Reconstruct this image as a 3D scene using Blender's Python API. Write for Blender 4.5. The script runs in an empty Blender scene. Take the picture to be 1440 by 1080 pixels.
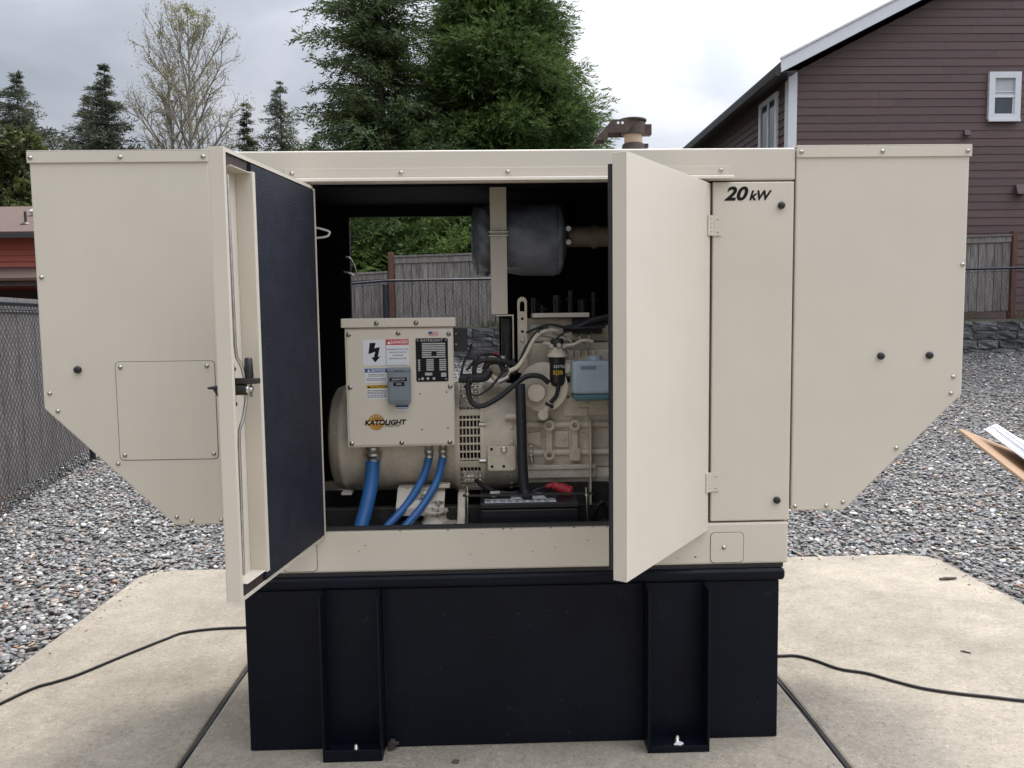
import bpy, bmesh, math, random
import numpy as np
from mathutils import Vector, Matrix
random.seed(7); RNG = np.random.default_rng(7)
R = math.radians
SC = bpy.context.scene
COL = SC.collection

# ------------------------------------------------------------------ camera, sky, sun, exposure
cam_d = bpy.data.cameras.new('camera'); cam = bpy.data.objects.new('camera', cam_d); COL.objects.link(cam)
cam_d.sensor_width = 36.0; cam_d.lens = 36.0 * 1120 / 1440; cam_d.clip_start = 0.05; cam_d.clip_end = 2000
psi, pit, rol = R(1.62), R(4.67), R(0.74)
fwd = Vector((math.sin(psi) * math.cos(pit), math.cos(psi) * math.cos(pit), -math.sin(pit)))
right0 = Vector((math.cos(psi), -math.sin(psi), 0)); up0 = right0.cross(fwd)
rt = right0 * math.cos(rol) - up0 * math.sin(rol) * -1 * -1
up = up0 * math.cos(rol) + right0 * math.sin(rol)
rt = fwd.cross(up)
M = Matrix((rt, up, -fwd)).transposed().to_4x4(); M.translation = Vector((0, -2.885, 1.6))
cam.matrix_world = M
SC.camera = cam
SUN_EL, SUN_AZ = R(62), R(4)          # sun high behind the generator, seen through thin cloud
world = bpy.data.worlds.new('World'); SC.world = world; world.use_nodes = True
def build_world():
    nt = world.node_tree; N = nt.nodes; L = nt.links; N.clear()
    out = N.new('ShaderNodeOutputWorld'); bg = N.new('ShaderNodeBackground'); bg.inputs['Strength'].default_value = 1.0
    L.new(bg.outputs[0], out.inputs[0])
    sky = N.new('ShaderNodeTexSky'); sky.sky_type = 'NISHITA'; sky.sun_disc = False
    sky.sun_elevation = SUN_EL; sky.sun_rotation = SUN_AZ
    sk = N.new('ShaderNodeVectorMath'); sk.operation = 'SCALE'; sk.inputs['Scale'].default_value = 0.10
    L.new(sky.outputs[0], sk.inputs[0])
    tc = N.new('ShaderNodeTexCoord'); sep = N.new('ShaderNodeSeparateXYZ'); L.new(tc.outputs['Generated'], sep.inputs[0])
    # clouds lie on a flat deck: project the direction on a plane overhead
    zc = N.new('ShaderNodeMath'); zc.operation = 'MAXIMUM'; zc.inputs[1].default_value = 0.0; L.new(sep.outputs['Z'], zc.inputs[0])
    za = N.new('ShaderNodeMath'); za.operation = 'ADD'; za.inputs[1].default_value = 0.22; L.new(zc.outputs[0], za.inputs[0])
    dx = N.new('ShaderNodeMath'); dx.operation = 'DIVIDE'; L.new(sep.outputs['X'], dx.inputs[0]); L.new(za.outputs[0], dx.inputs[1])
    dy = N.new('ShaderNodeMath'); dy.operation = 'DIVIDE'; L.new(sep.outputs['Y'], dy.inputs[0]); L.new(za.outputs[0], dy.inputs[1])
    cb = N.new('ShaderNodeCombineXYZ'); L.new(dx.outputs[0], cb.inputs[0]); L.new(dy.outputs[0], cb.inputs[1])
    cb.inputs[2].default_value = 12.1
    n1 = N.new('ShaderNodeTexNoise'); n1.inputs['Scale'].default_value = 1.4; n1.inputs['Detail'].default_value = 7; n1.inputs['Roughness'].default_value = .52
    n1.inputs['Distortion'].default_value = .35
    L.new(cb.outputs[0], n1.inputs['Vector'])
    cr = N.new('ShaderNodeValToRGB'); L.new(n1.outputs['Fac'], cr.inputs[0])
    e = cr.color_ramp.elements
    e[0].position = .34; e[0].color = (.40, .43, .475, 1); e[1].position = .66; e[1].color = (.70, .71, .735, 1)
    m = e.new(.47); m.color = (.50, .525, .58, 1); m = e.new(.55); m.color = (.60, .62, .68, 1)
    # overcast luminance, steepened towards the zenith to add fill light
    ov = N.new('ShaderNodeMath'); ov.operation = 'MULTIPLY_ADD'; ov.inputs[1].default_value = 2.5; ov.inputs[2].default_value = .44
    zp = N.new('ShaderNodeMath'); zp.operation = 'POWER'; zp.inputs[1].default_value = 1.6; L.new(zc.outputs[0], zp.inputs[0]); L.new(zp.outputs[0], ov.inputs[0])
    cl = N.new('ShaderNodeVectorMath'); cl.operation = 'SCALE'; L.new(cr.outputs[0], cl.inputs[0]); L.new(ov.outputs[0], cl.inputs['Scale'])
    mx = N.new('ShaderNodeMix'); mx.data_type = 'RGBA'; mx.inputs[0].default_value = .93
    # broad cloud brightening added on the right, away from the sun, for right-facing panels
    GA, GE = R(72), R(40); sdv = (math.sin(GA) * math.cos(GE), math.cos(GA) * math.cos(GE), math.sin(GE))
    dt = N.new('ShaderNodeVectorMath'); dt.operation = 'DOT_PRODUCT'; L.new(tc.outputs['Generated'], dt.inputs[0]); dt.inputs[1].default_value = sdv
    gl = N.new('ShaderNodeMapRange'); gl.interpolation_type = 'SMOOTHSTEP'; gl.inputs['From Min'].default_value = .25; gl.inputs['From Max'].default_value = 1.05; gl.inputs['To Min'].default_value = .80; gl.inputs['To Max'].default_value = 2.3
    L.new(dt.outputs['Value'], gl.inputs['Value'])
    c2 = N.new('ShaderNodeVectorMath'); c2.operation = 'SCALE'; L.new(cl.outputs[0], c2.inputs[0]); L.new(gl.outputs[0], c2.inputs['Scale'])
    L.new(sk.outputs[0], mx.inputs[6]); L.new(c2.outputs[0], mx.inputs[7])
    L.new(mx.outputs[2], bg.inputs['Color'])
build_world()
sun_d = bpy.data.lights.new('sun', 'SUN'); sun_d.energy = 1.5; sun_d.angle = R(10); sun_d.color = (1, .95, .87)
sun = bpy.data.objects.new('sun', sun_d); COL.objects.link(sun)
sd = Vector((math.sin(SUN_AZ) * math.cos(SUN_EL), math.cos(SUN_AZ) * math.cos(SUN_EL), math.sin(SUN_EL)))
sun.rotation_euler = sd.to_track_quat('Z', 'Y').to_euler(); sun.location = sd * 60
vs = SC.view_settings; vs.view_transform = 'Standard'; vs.look = 'None'; vs.gamma = 1; vs.exposure = 0.80; vs.use_curve_mapping = False
SC.cycles.max_bounces = 8; SC.cycles.transparent_max_bounces = 24

# ------------------------------------------------------------------ materials
def mat(name, col, rough=.6, metal=0, var=.12, scale=8., bump=0., bscale=None, stretch=(1, 1, 1), rnd=0., spec=.5, alt=None, altpos=(.45, .6), detail=5, coat=0):
    m = bpy.data.materials.new(name); m.use_nodes = True; nt = m.node_tree; N = nt.nodes; L = nt.links
    b = N['Principled BSDF']; b.inputs['Roughness'].default_value = rough; b.inputs['Metallic'].default_value = metal
    b.inputs['Specular IOR Level'].default_value = spec
    if coat: b.inputs['Coat Weight'].default_value = coat
    tc = N.new('ShaderNodeTexCoord'); mp = N.new('ShaderNodeMapping'); mp.inputs['Scale'].default_value = stretch
    L.new(tc.outputs['Object'], mp.inputs[0])
    no = N.new('ShaderNodeTexNoise'); no.inputs['Scale'].default_value = scale; no.inputs['Detail'].default_value = detail; no.inputs['Roughness'].default_value = .6
    oi = None
    if rnd:
        oi = N.new('ShaderNodeObjectInfo'); ad = N.new('ShaderNodeVectorMath'); ad.operation = 'ADD'
        sc2 = N.new('ShaderNodeMath'); sc2.operation = 'MULTIPLY'; sc2.inputs[1].default_value = 37.; L.new(oi.outputs['Random'], sc2.inputs[0])
        L.new(mp.outputs[0], ad.inputs[0]); L.new(sc2.outputs[0], ad.inputs[1]); vec = ad.outputs[0]
    else: vec = mp.outputs[0]
    L.new(vec, no.inputs['Vector'])
    cr = N.new('ShaderNodeValToRGB'); L.new(no.outputs['Fac'], cr.inputs[0]); e = cr.color_ramp.elements
    c = Vector(col)
    if alt:
        e[0].position, e[1].position = altpos; e[0].color = (*c, 1); e[1].color = (*alt, 1)
    else:
        e[0].position = .3; e[1].position = .7
        e[0].color = (*(c * (1 - var)), 1); e[1].color = (*(c * (1 + var)), 1)
    outc = cr.outputs[0]
    if rnd:
        mr = N.new('ShaderNodeMapRange'); mr.inputs['To Min'].default_value = 1 - rnd; mr.inputs['To Max'].default_value = 1 + rnd
        L.new(oi.outputs['Random'], mr.inputs['Value'])
        vm = N.new('ShaderNodeVectorMath'); vm.operation = 'SCALE'; L.new(outc, vm.inputs[0]); L.new(mr.outputs[0], vm.inputs['Scale']); outc = vm.outputs[0]
    L.new(outc, b.inputs['Base Color'])
    if bump:
        n2 = N.new('ShaderNodeTexNoise'); n2.inputs['Scale'].default_value = bscale or scale * 4; n2.inputs['Detail'].default_value = 4
        L.new(vec, n2.inputs['Vector'])
        bp = N.new('ShaderNodeBump'); bp.inputs['Strength'].default_value = bump; bp.inputs['Distance'].default_value = .01
        L.new(n2.outputs['Fac'], bp.inputs['Height']); L.new(bp.outputs[0], b.inputs['Normal'])
    return m

def leafmat(name, dark, mid, light, trans=.25):
    m = bpy.data.materials.new(name); m.use_nodes = True; nt = m.node_tree; N = nt.nodes; L = nt.links
    b = N['Principled BSDF']; b.inputs['Roughness'].default_value = .6; b.inputs['Specular IOR Level'].default_value = .25
    g = N.new('ShaderNodeNewGeometry'); tc = N.new('ShaderNodeTexCoord')
    no = N.new('ShaderNodeTexNoise'); no.inputs['Scale'].default_value = .9; no.inputs['Detail'].default_value = 3; L.new(tc.outputs['Object'], no.inputs['Vector'])
    mx = N.new('ShaderNodeMath'); mx.operation = 'MULTIPLY_ADD'; mx.inputs[1].default_value = .45; L.new(g.outputs['Random Per Island'], mx.inputs[0])
    m2 = N.new('ShaderNodeMath'); m2.operation = 'MULTIPLY_ADD'; m2.inputs[1].default_value = 1.6; m2.inputs[2].default_value = -.52; L.new(no.outputs['Fac'], m2.inputs[0])
    L.new(m2.outputs[0], mx.inputs[2])
    cr = N.new('ShaderNodeValToRGB'); L.new(mx.outputs[0], cr.inputs[0]); e = cr.color_ramp.elements
    e[0].position = .1; e[0].color = (*dark, 1); e[1].position = .9; e[1].color = (*light, 1); k = e.new(.5); k.color = (*mid, 1)
    L.new(cr.outputs[0], b.inputs['Base Color'])
    tr = N.new('ShaderNodeBsdfTranslucent'); L.new(cr.outputs[0], tr.inputs[0])
    ms = N.new('ShaderNodeMixShader'); ms.inputs[0].default_value = trans
    L.new(b.outputs[0], ms.inputs[1]); L.new(tr.outputs[0], ms.inputs[2]); L.new(ms.outputs[0], N['Material Output'].inputs[0])
    return m

BEIGE = (.605, .55, .463)
beige = mat('beige_paint', BEIGE, .36, var=.035, scale=2.2, bump=.02, bscale=260, spec=.4)
def weather(m, streak=.10, waves=.06, wscale=1.6):
    nt = m.node_tree; N = nt.nodes; L = nt.links; b = N['Principled BSDF']; cur = b.inputs['Base Color'].links[0].from_socket
    tc = N.new('ShaderNodeTexCoord'); mp = N.new('ShaderNodeMapping'); mp.inputs['Scale'].default_value = (14, 14, .9); L.new(tc.outputs['Object'], mp.inputs[0])
    n = N.new('ShaderNodeTexNoise'); n.inputs['Scale'].default_value = 1.5; n.inputs['Detail'].default_value = 8; n.inputs['Roughness'].default_value = .65; L.new(mp.outputs[0], n.inputs['Vector'])
    mr = N.new('ShaderNodeMapRange'); mr.inputs['From Min'].default_value = .34; mr.inputs['From Max'].default_value = .56; mr.inputs['To Min'].default_value = 1 - streak; mr.inputs['To Max'].default_value = 1.0; L.new(n.outputs['Fac'], mr.inputs[0])
    n2 = N.new('ShaderNodeTexNoise'); n2.inputs['Scale'].default_value = 34; n2.inputs['Detail'].default_value = 6; n2.inputs['Roughness'].default_value = .75; L.new(tc.outputs['Object'], n2.inputs['Vector'])
    m2 = N.new('ShaderNodeMapRange'); m2.inputs['From Min'].default_value = .27; m2.inputs['From Max'].default_value = .40; m2.inputs['To Min'].default_value = 1 - streak * 1.3; m2.inputs['To Max'].default_value = 1.0; L.new(n2.outputs['Fac'], m2.inputs[0])
    mu = N.new('ShaderNodeMath'); mu.operation = 'MULTIPLY'; L.new(mr.outputs[0], mu.inputs[0]); L.new(m2.outputs[0], mu.inputs[1])
    vm = N.new('ShaderNodeVectorMath'); vm.operation = 'SCALE'; L.new(cur, vm.inputs[0]); L.new(mu.outputs[0], vm.inputs['Scale']); L.new(vm.outputs[0], b.inputs['Base Color'])
    n3 = N.new('ShaderNodeTexNoise'); n3.inputs['Scale'].default_value = wscale; n3.inputs['Detail'].default_value = 2; L.new(tc.outputs['Object'], n3.inputs['Vector'])
    bp = N.new('ShaderNodeBump'); bp.inputs['Strength'].default_value = waves; bp.inputs['Distance'].default_value = .06; L.new(n3.outputs['Fac'], bp.inputs['Height'])
    if b.inputs['Normal'].links: L.new(b.inputs['Normal'].links[0].from_socket, bp.inputs['Normal'])
    L.new(bp.outputs[0], b.inputs['Normal'])
    rr = N.new('ShaderNodeMapRange'); rr.inputs['To Min'].default_value = b.inputs['Roughness'].default_value - .08; rr.inputs['To Max'].default_value = b.inputs['Roughness'].default_value + .14; L.new(n2.outputs['Fac'], rr.inputs[0]); L.new(rr.outputs[0], b.inputs['Roughness'])
weather(beige, .012, .10)
beige_eng = mat('engine_beige_paint', (.60, .53, .425), .42, var=.14, scale=9, bump=.3, bscale=75, spec=.4)
weather(beige_eng, .08, .0)
beige_dirty = mat('worn_beige_paint', (.56, .50, .42), .55, var=.1, scale=22, alt=(.10, .075, .05), altpos=(.56, .66), bump=.1)
navy = mat('black_tank_paint', (.0042, .0058, .0108), .40, var=.3, scale=3, bump=.03, bscale=90, spec=.15)
def scuffs(m, col, lo=.63, hi=.72, scale=16):
    nt = m.node_tree; N = nt.nodes; L = nt.links; b = N['Principled BSDF']; cur = b.inputs['Base Color'].links[0].from_socket
    tc = N.new('ShaderNodeTexCoord'); n = N.new('ShaderNodeTexNoise'); n.inputs['Scale'].default_value = scale; n.inputs['Detail'].default_value = 10; n.inputs['Roughness'].default_value = .8; n.inputs['Distortion'].default_value = .6; L.new(tc.outputs['Object'], n.inputs['Vector'])
    mr = N.new('ShaderNodeMapRange'); mr.inputs['From Min'].default_value = lo; mr.inputs['From Max'].default_value = hi; mr.inputs['To Max'].default_value = .8; L.new(n.outputs['Fac'], mr.inputs[0])
    mx = N.new('ShaderNodeMix'); mx.data_type = 'RGBA'; L.new(mr.outputs[0], mx.inputs[0]); L.new(cur, mx.inputs[6]); mx.inputs[7].default_value = (*col, 1); L.new(mx.outputs[2], b.inputs['Base Color'])
scuffs(navy, (.035, .036, .04), .60, .74, 7)
foam = mat('black_insulation', (.012, .014, .024), .62, var=.3, scale=14, bump=.35, bscale=160, spec=.35)
black = mat('black_plastic', (.012, .012, .014), .45, var=.2, scale=20)
lining = mat('black_lining', (.0045, .005, .008), .8, var=.3, scale=14, spec=.08)
scuffs(foam, (.035, .038, .05), .62, .72, 9)
rubber = mat('black_rubber', (.014, .014, .017), .55, var=.25, scale=30, bump=.1)
dark_steel = mat('dark_steel', (.055, .05, .045), .5, metal=.5, var=.3, scale=25, bump=.1)
zinc = mat('zinc_plated_steel', (.55, .54, .51), .33, metal=1, var=.2, scale=40)
screwm = mat('stainless_screw', (.42, .39, .34), .34, metal=1, var=.25, scale=60)
blue_pvc = mat('blue_conduit_pvc', (.028, .125, .34), .38, var=.1, scale=16, bump=.06, bscale=40, stretch=(1, 1, .3))
white_lab = mat('white_label', (.66, .67, .70), .4, var=.04)
red_lab = mat('red_print', (.52, .03, .035), .4, var=.05); blue_lab = mat('blue_print', (.03, .09, .25), .4, var=.05)
yel_lab = mat('yellow_print', (.52, .35, .02), .4, var=.05); ink = mat('black_print', (.007, .007, .008), .55, var=.1, spec=.2)
ink_brown = mat('dark_decal', (.011, .008, .007), .6, var=.1, spec=.15)
gold = mat('gold_print', (.40, .20, .03), .4, var=.35, scale=30)
plate_silver = mat('plate_silver', (.42, .42, .43), .4, metal=.4, var=.12, scale=60)
grey_plastic = mat('grey_plastic', (.17, .20, .23), .45, var=.06)
red_rub = mat('red_rubber_cap', (.42, .015, .03), .45, var=.15, scale=30)
wrap = mat('muffler_wrap', (.125, .138, .165), .40, var=.3, scale=11, bump=.7, bscale=15, spec=.5)
rust = mat('rusty_steel', (.045, .030, .026), .75, var=.35, scale=40, bump=.2)
tan_pipe = mat('exhaust_pipe_tan', (.38, .28, .20), .6, var=.12, scale=20)
brown_pipe = mat('muffler_pipe_brown', (.16, .125, .085), .5, var=.25, scale=20)
bottle_m = mat('milky_plastic', (.36, .43, .48), .35, var=.08, scale=10)
coolant_m = mat('coolant_tint', (.075, .15, .175), .35, var=.1)
cord_m = mat('black_cord', (.016, .013, .014), .5, var=.2, scale=40)
wire_m = mat('white_wire', (.6, .56, .5), .5, var=.05)
card = mat('brown_board', (.30, .19, .11), .7, var=.12, scale=30); paper = mat('white_paper', (.78, .79, .86), .7, var=.03)
grey_wood = mat('weathered_wood', (.165, .147, .136), .85, var=.55, scale=7, stretch=(6, 6, .55), rnd=.12, bump=.5, bscale=20, detail=8)
red_wood = mat('red_cedar_post', (.105, .044, .03), .8, var=.25, scale=6, stretch=(6, 6, .6), bump=.3)
pipe_navy = mat('fence_pipe', (.012, .014, .022), .4, metal=.2, var=.2)
stone_m = mat('retaining_stone', (.105, .105, .105), .95, var=.5, scale=9, rnd=.35, bump=.8, bscale=24)
siding = mat('brown_siding', (.094, .055, .054), .62, var=.14, scale=4, stretch=(1, 1, 6), rnd=.09, bump=.12, bscale=30)
trimw = mat('white_trim', (.66, .67, .70), .5, var=.04); trim_dark = mat('dark_gutter', (.035, .033, .035), .45, var=.1)
glass_dark = mat('window_glass', (.05, .065, .075), .06, var=.2, scale=3, spec=.8)
blind = mat('window_blind', (.42, .45, .46), .5, var=.06, scale=4)
shingle = mat('brown_shingle', (.085, .052, .040), .9, var=.3, scale=26, bump=.5, bscale=60)
dark_roof = mat('dark_shingle', (.06, .055, .055), .9, var=.3, scale=26, bump=.4)
red_siding = mat('red_siding', (.42, .105, .07), .6, var=.1, scale=8, rnd=.08, stretch=(1, 1, 4))
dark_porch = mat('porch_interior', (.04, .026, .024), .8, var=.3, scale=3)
bark = mat('bark', (.085, .065, .05), .9, var=.3, scale=14, bump=.5, stretch=(1, 1, .3))
bark_pale = mat('pale_bark', (.25, .225, .19), .9, var=.2, scale=5)
soil = mat('soil', (.07, .055, .04), .95, var=.4, scale=6, bump=.6, alt=(.05, .07, .03))
leaf_orange = mat('dead_leaf', (.21, .095, .04), .7, var=.3, scale=30)
cedar_leaf = leafmat('cedar_foliage', (.026, .048, .013), (.070, .118, .030), (.135, .19, .05), .38)
fir_leaf = leafmat('fir_foliage', (.024, .040, .018), (.060, .092, .034), (.115, .15, .05), .38)
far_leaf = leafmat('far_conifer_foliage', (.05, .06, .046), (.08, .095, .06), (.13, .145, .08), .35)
olive_leaf = leafmat('olive_foliage', (.045, .055, .02), (.085, .10, .032), (.14, .15, .05), .35)
bud_leaf = leafmat('spring_buds', (.13, .125, .04), (.22, .20, .06), (.32, .30, .10), .4)
grass_m = leafmat('grass_blades', (.05, .06, .02), (.10, .11, .035), (.17, .16, .07), .3)

def concrete():
    m = mat('concrete', (.295, .257, .202), .82, var=.10, scale=1.3, detail=7); nt = m.node_tree; N = nt.nodes; L = nt.links
    b = N['Principled BSDF']; cur = b.inputs['Base Color'].links[0].from_socket
    tc = N.new('ShaderNodeTexCoord')
    def mul(cur, sock, f0, f1, t0, t1):
        mr = N.new('ShaderNodeMapRange'); mr.inputs['From Min'].default_value = f0; mr.inputs['From Max'].default_value = f1; mr.inputs['To Min'].default_value = t0; mr.inputs['To Max'].default_value = t1; L.new(sock, mr.inputs[0])
        vm = N.new('ShaderNodeVectorMath'); vm.operation = 'SCALE'; L.new(cur, vm.inputs[0]); L.new(mr.outputs[0], vm.inputs['Scale']); return vm.outputs[0]
    def noise(sc, det, rough=.6):
        n = N.new('ShaderNodeTexNoise'); n.inputs['Scale'].default_value = sc; n.inputs['Detail'].default_value = det; n.inputs['Roughness'].default_value = rough; L.new(tc.outputs['Object'], n.inputs['Vector']); return n.outputs['Fac']
    vo = N.new('ShaderNodeTexVoronoi'); vo.inputs['Scale'].default_value = 290; L.new(tc.outputs['Object'], vo.inputs['Vector'])
    sp = N.new('ShaderNodeSeparateColor'); L.new(vo.outputs['Color'], sp.inputs[0])
    cur = mul(cur, sp.outputs[0], 0, 1, .86, 1.12)
    v2 = N.new('ShaderNodeTexVoronoi'); v2.inputs['Scale'].default_value = 120; L.new(tc.outputs['Object'], v2.inputs['Vector'])
    s2 = N.new('ShaderNodeSeparateColor'); L.new(v2.outputs['Color'], s2.inputs[0])
    cur = mul(cur, s2.outputs[1], .94, .98, 1, 1.25); cur = mul(cur, s2.outputs[2], .95, .98, 1, .74)
    cur = mul(cur, noise(42, 3), .35, .65, .90, 1.08)
    cur = mul(cur, noise(9, 5, .7), .38, .62, .90, 1.06)
    cur = mul(cur, noise(.85, 6, .7), .38, .60, .74, 1.06)
    L.new(cur, b.inputs['Base Color'])
    bp = N.new('ShaderNodeBump'); bp.inputs['Strength'].default_value = .45; bp.inputs['Distance'].default_value = .003
    L.new(vo.outputs['Distance'], bp.inputs['Height']); L.new(bp.outputs[0], b.inputs['Normal'])
    return m
concrete_m = concrete()

def gravel_mat(name, inst):
    m = bpy.data.materials.new(name); m.use_nodes = True; nt = m.node_tree; N = nt.nodes; L = nt.links
    b = N['Principled BSDF']; b.inputs['Roughness'].default_value = .62
    cr = N.new('ShaderNodeValToRGB'); cr.color_ramp.interpolation = 'LINEAR'; e = cr.color_ramp.elements
    pal = [(0, (.06, .06, .06)), (.15, (.10, .102, .104)), (.33, (.155, .157, .157)), (.5, (.21, .207, .20)), (.61, (.14, .138, .12)), (.7, (.29, .285, .275)),
           (.8, (.19, .165, .145)), (.875, (.20, .14, .115)), (.90, (.36, .36, .35)), (.945, (.52, .50, .475)), (.987, (.40, .32, .22)), (1, (.24, .15, .10))]
    e[0].position = pal[0][0]; e[0].color = (*pal[0][1], 1); e[1].position = 1; e[1].color = (*pal[-1][1], 1)
    for p, c in pal[1:-1]: k = e.new(p); k.color = (*c, 1)
    tc = N.new('ShaderNodeTexCoord')
    if inst:
        oi = N.new('ShaderNodeObjectInfo'); src = oi.outputs['Random']
        no = N.new('ShaderNodeTexNoise'); no.inputs['Scale'].default_value = 60; L.new(tc.outputs['Object'], no.inputs['Vector'])
    else:
        vo = N.new('ShaderNodeTexVoronoi'); vo.inputs['Scale'].default_value = 26; L.new(tc.outputs['Object'], vo.inputs['Vector'])
        sp = N.new('ShaderNodeSeparateColor'); L.new(vo.outputs['Color'], sp.inputs[0]); src = sp.outputs[0]
        bp = N.new('ShaderNodeBump'); bp.inputs['Distance'].default_value = .03; bp.invert = True; L.new(vo.outputs['Distance'], bp.inputs['Height']); L.new(bp.outputs[0], b.inputs['Normal'])
        no = N.new('ShaderNodeTexNoise'); no.inputs['Scale'].default_value = 60; L.new(tc.outputs['Object'], no.inputs['Vector'])
    if inst:
        nl = N.new('ShaderNodeTexNoise'); nl.inputs['Scale'].default_value = .9; nl.inputs['Detail'].default_value = 3; L.new(oi.outputs['Location'], nl.inputs['Vector'])
        mz = N.new('ShaderNodeMath'); mz.operation = 'MULTIPLY_ADD'; mz.inputs[1].default_value = .5; mz.inputs[2].default_value = -.25; L.new(nl.outputs['Fac'], mz.inputs[0])
        ma_ = N.new('ShaderNodeMath'); ma_.operation = 'ADD'; ma_.use_clamp = True; L.new(src, ma_.inputs[0]); L.new(mz.outputs[0], ma_.inputs[1]); src = ma_.outputs[0]
    L.new(src, cr.inputs[0])
    mr = N.new('ShaderNodeMapRange'); mr.inputs['To Min'].default_value = .80 if inst else .40; mr.inputs['To Max'].default_value = 1.22 if inst else .78; L.new(no.outputs['Fac'], mr.inputs[0])
    vm = N.new('ShaderNodeVectorMath'); vm.operation = 'SCALE'; L.new(cr.outputs[0], vm.inputs[0]); L.new(mr.outputs[0], vm.inputs['Scale'])
    L.new(vm.outputs[0], b.inputs['Base Color'])
    return m
stone_mat = gravel_mat('river_stone', True); gravel_bed_m = gravel_mat('gravel_bed', False)

# ------------------------------------------------------------------ object helpers
ORI = {}
def org(p): return ORI.get(p.name, Vector((0, 0, 0))) if p else Vector((0, 0, 0))
def tag(o, label=None, cat=None, group=None, kind=None):
    if label: o['label'] = label
    if cat: o['category'] = cat
    if group: o['group'] = group
    if kind: o['kind'] = kind
    return o
def thing(name, label, cat, loc=(0, 0, 0), rz=0, group=None):
    o = bpy.data.objects.new(name, None); COL.objects.link(o); o.empty_display_size = .1
    o.location = loc; o.rotation_euler = (0, 0, rz); tag(o, label, cat, group); ORI[o.name] = Vector(loc)
    return o
def link(name, me, parent=None, loc=None):
    o = bpy.data.objects.new(name, me); COL.objects.link(o)
    if parent: o.parent = parent
    if loc is not None: o.location = loc
    return o

class MB:
    """collects shapes for one mesh object"""
    def __init__(s): s.v = []; s.f = []; s.sm = []
    def add(s, vs, fs, smooth=False):
        n = len(s.v); s.v += [tuple(v) for v in vs]; s.f += [tuple(i + n for i in f) for f in fs]; s.sm += [smooth] * len(fs); return s
    def box(s, a, b, xf=None):
        x0, y0, z0 = a; x1, y1, z1 = b
        vs = [Vector(p) for p in ((x0, y0, z0), (x1, y0, z0), (x1, y1, z0), (x0, y1, z0), (x0, y0, z1), (x1, y0, z1), (x1, y1, z1), (x0, y1, z1))]
        if xf: vs = [xf @ v for v in vs]
        return s.add(vs, [(3, 2, 1, 0), (4, 5, 6, 7), (0, 1, 5, 4), (1, 2, 6, 5), (2, 3, 7, 6), (3, 0, 4, 7)])
    def prism(s, poly, d0, d1, axis='y'):
        """poly in the plane across axis: y -> (x,z), x -> (y,z), z -> (x,y)"""
        mk = {'y': lambda p, d: (p[0], d, p[1]), 'x': lambda p, d: (d, p[0], p[1]), 'z': lambda p, d: (p[0], p[1], d)}[axis]
        n = len(poly); vs = [mk(p, d0) for p in poly] + [mk(p, d1) for p in poly]
        fs = [tuple(range(n)), tuple(range(2 * n - 1, n - 1, -1))] + [(i, i + n, (i + 1) % n + n, (i + 1) % n) for i in range(n)]
        return s.add(vs, fs)
    def tube(s, pts, r, n=10, cap=True, smooth=True):
        pts = [Vector(p) for p in pts]; rs = r if isinstance(r, (list, tuple)) else [r] * len(pts)
        vs = []; fs = []; prev = None
        for i, p in enumerate(pts):
            t = (pts[min(i + 1, len(pts) - 1)] - pts[max(i - 1, 0)]).normalized()
            if prev is None:
                a = Vector((0, 0, 1)) if abs(t.z) < .9 else Vector((1, 0, 0)); u = t.cross(a).normalized()
            else:
                u = (prev - t * prev.dot(t)).normalized()
            prev = u; w = t.cross(u)
            vs += [p + (u * math.cos(2 * math.pi * k / n) + w * math.sin(2 * math.pi * k / n)) * rs[i] for k in range(n)]
        m = len(pts)
        for i in range(m - 1):
            for k in range(n): fs.append((i * n + k, i * n + (k + 1) % n, (i + 1) * n + (k + 1) % n, (i + 1) * n + k))
        s.add(vs, fs, smooth)
        if cap: s.add(vs[:n], [tuple(range(n - 1, -1, -1))]); s.add(vs[-n:], [tuple(range(n))])
        return s
    def cyl(s, a, b, r, n=16, r1=None): return s.tube([a, b], [r, r if r1 is None else r1], n)
    def lathe(s, prof, o, axis='x', n=32):
        """prof: (along, radius) pairs about an axis through o"""
        o = Vector(o); vs = []; fs = []
        ax = {'x': (Vector((1, 0, 0)), Vector((0, 1, 0)), Vector((0, 0, 1))), 'z': (Vector((0, 0, 1)), Vector((1, 0, 0)), Vector((0, 1, 0))), 'y': (Vector((0, 1, 0)), Vector((0, 0, 1)), Vector((1, 0, 0)))}[axis]
        for a, r in prof: vs += [o + ax[0] * a + (ax[1] * math.cos(2 * math.pi * k / n) + ax[2] * math.sin(2 * math.pi * k / n)) * r for k in range(n)]
        for i in range(len(prof) - 1):
            for k in range(n): fs.append((i * n + k, i * n + (k + 1) % n, (i + 1) * n + (k + 1) % n, (i + 1) * n + k))
        s.add(vs, fs, True); s.add(vs[:n], [tuple(range(n - 1, -1, -1))]); s.add(vs[-n:], [tuple(range(n))])
        return s
    def mesh(s, name, m, off=Vector((0, 0, 0))):
        me = bpy.data.meshes.new(name); me.from_pydata([tuple(Vector(v) - off) for v in s.v], [], s.f)
        me.polygons.foreach_set('use_smooth', s.sm); me.materials.append(m); me.update()
        bm = bmesh.new(); bm.from_mesh(me); bmesh.ops.recalc_face_normals(bm, faces=bm.faces); bm.to_mesh(me); bm.free()
        return me
    def build(s, name, m, parent=None, bevel=0, seg=2, local=False, wp=None):
        """vertices in world metres (or local to the parent when local)"""
        off = Vector((0, 0, 0)) if local else (wp if wp is not None else org(parent))
        o = link(name, s.mesh(name, m, off), parent)
        if not local: ORI[o.name] = off
        if bevel:
            b = o.modifiers.new('bevel', 'BEVEL'); b.width = bevel; b.segments = seg; b.limit_method = 'ANGLE'; b.angle_limit = R(40)
        return o

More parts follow.
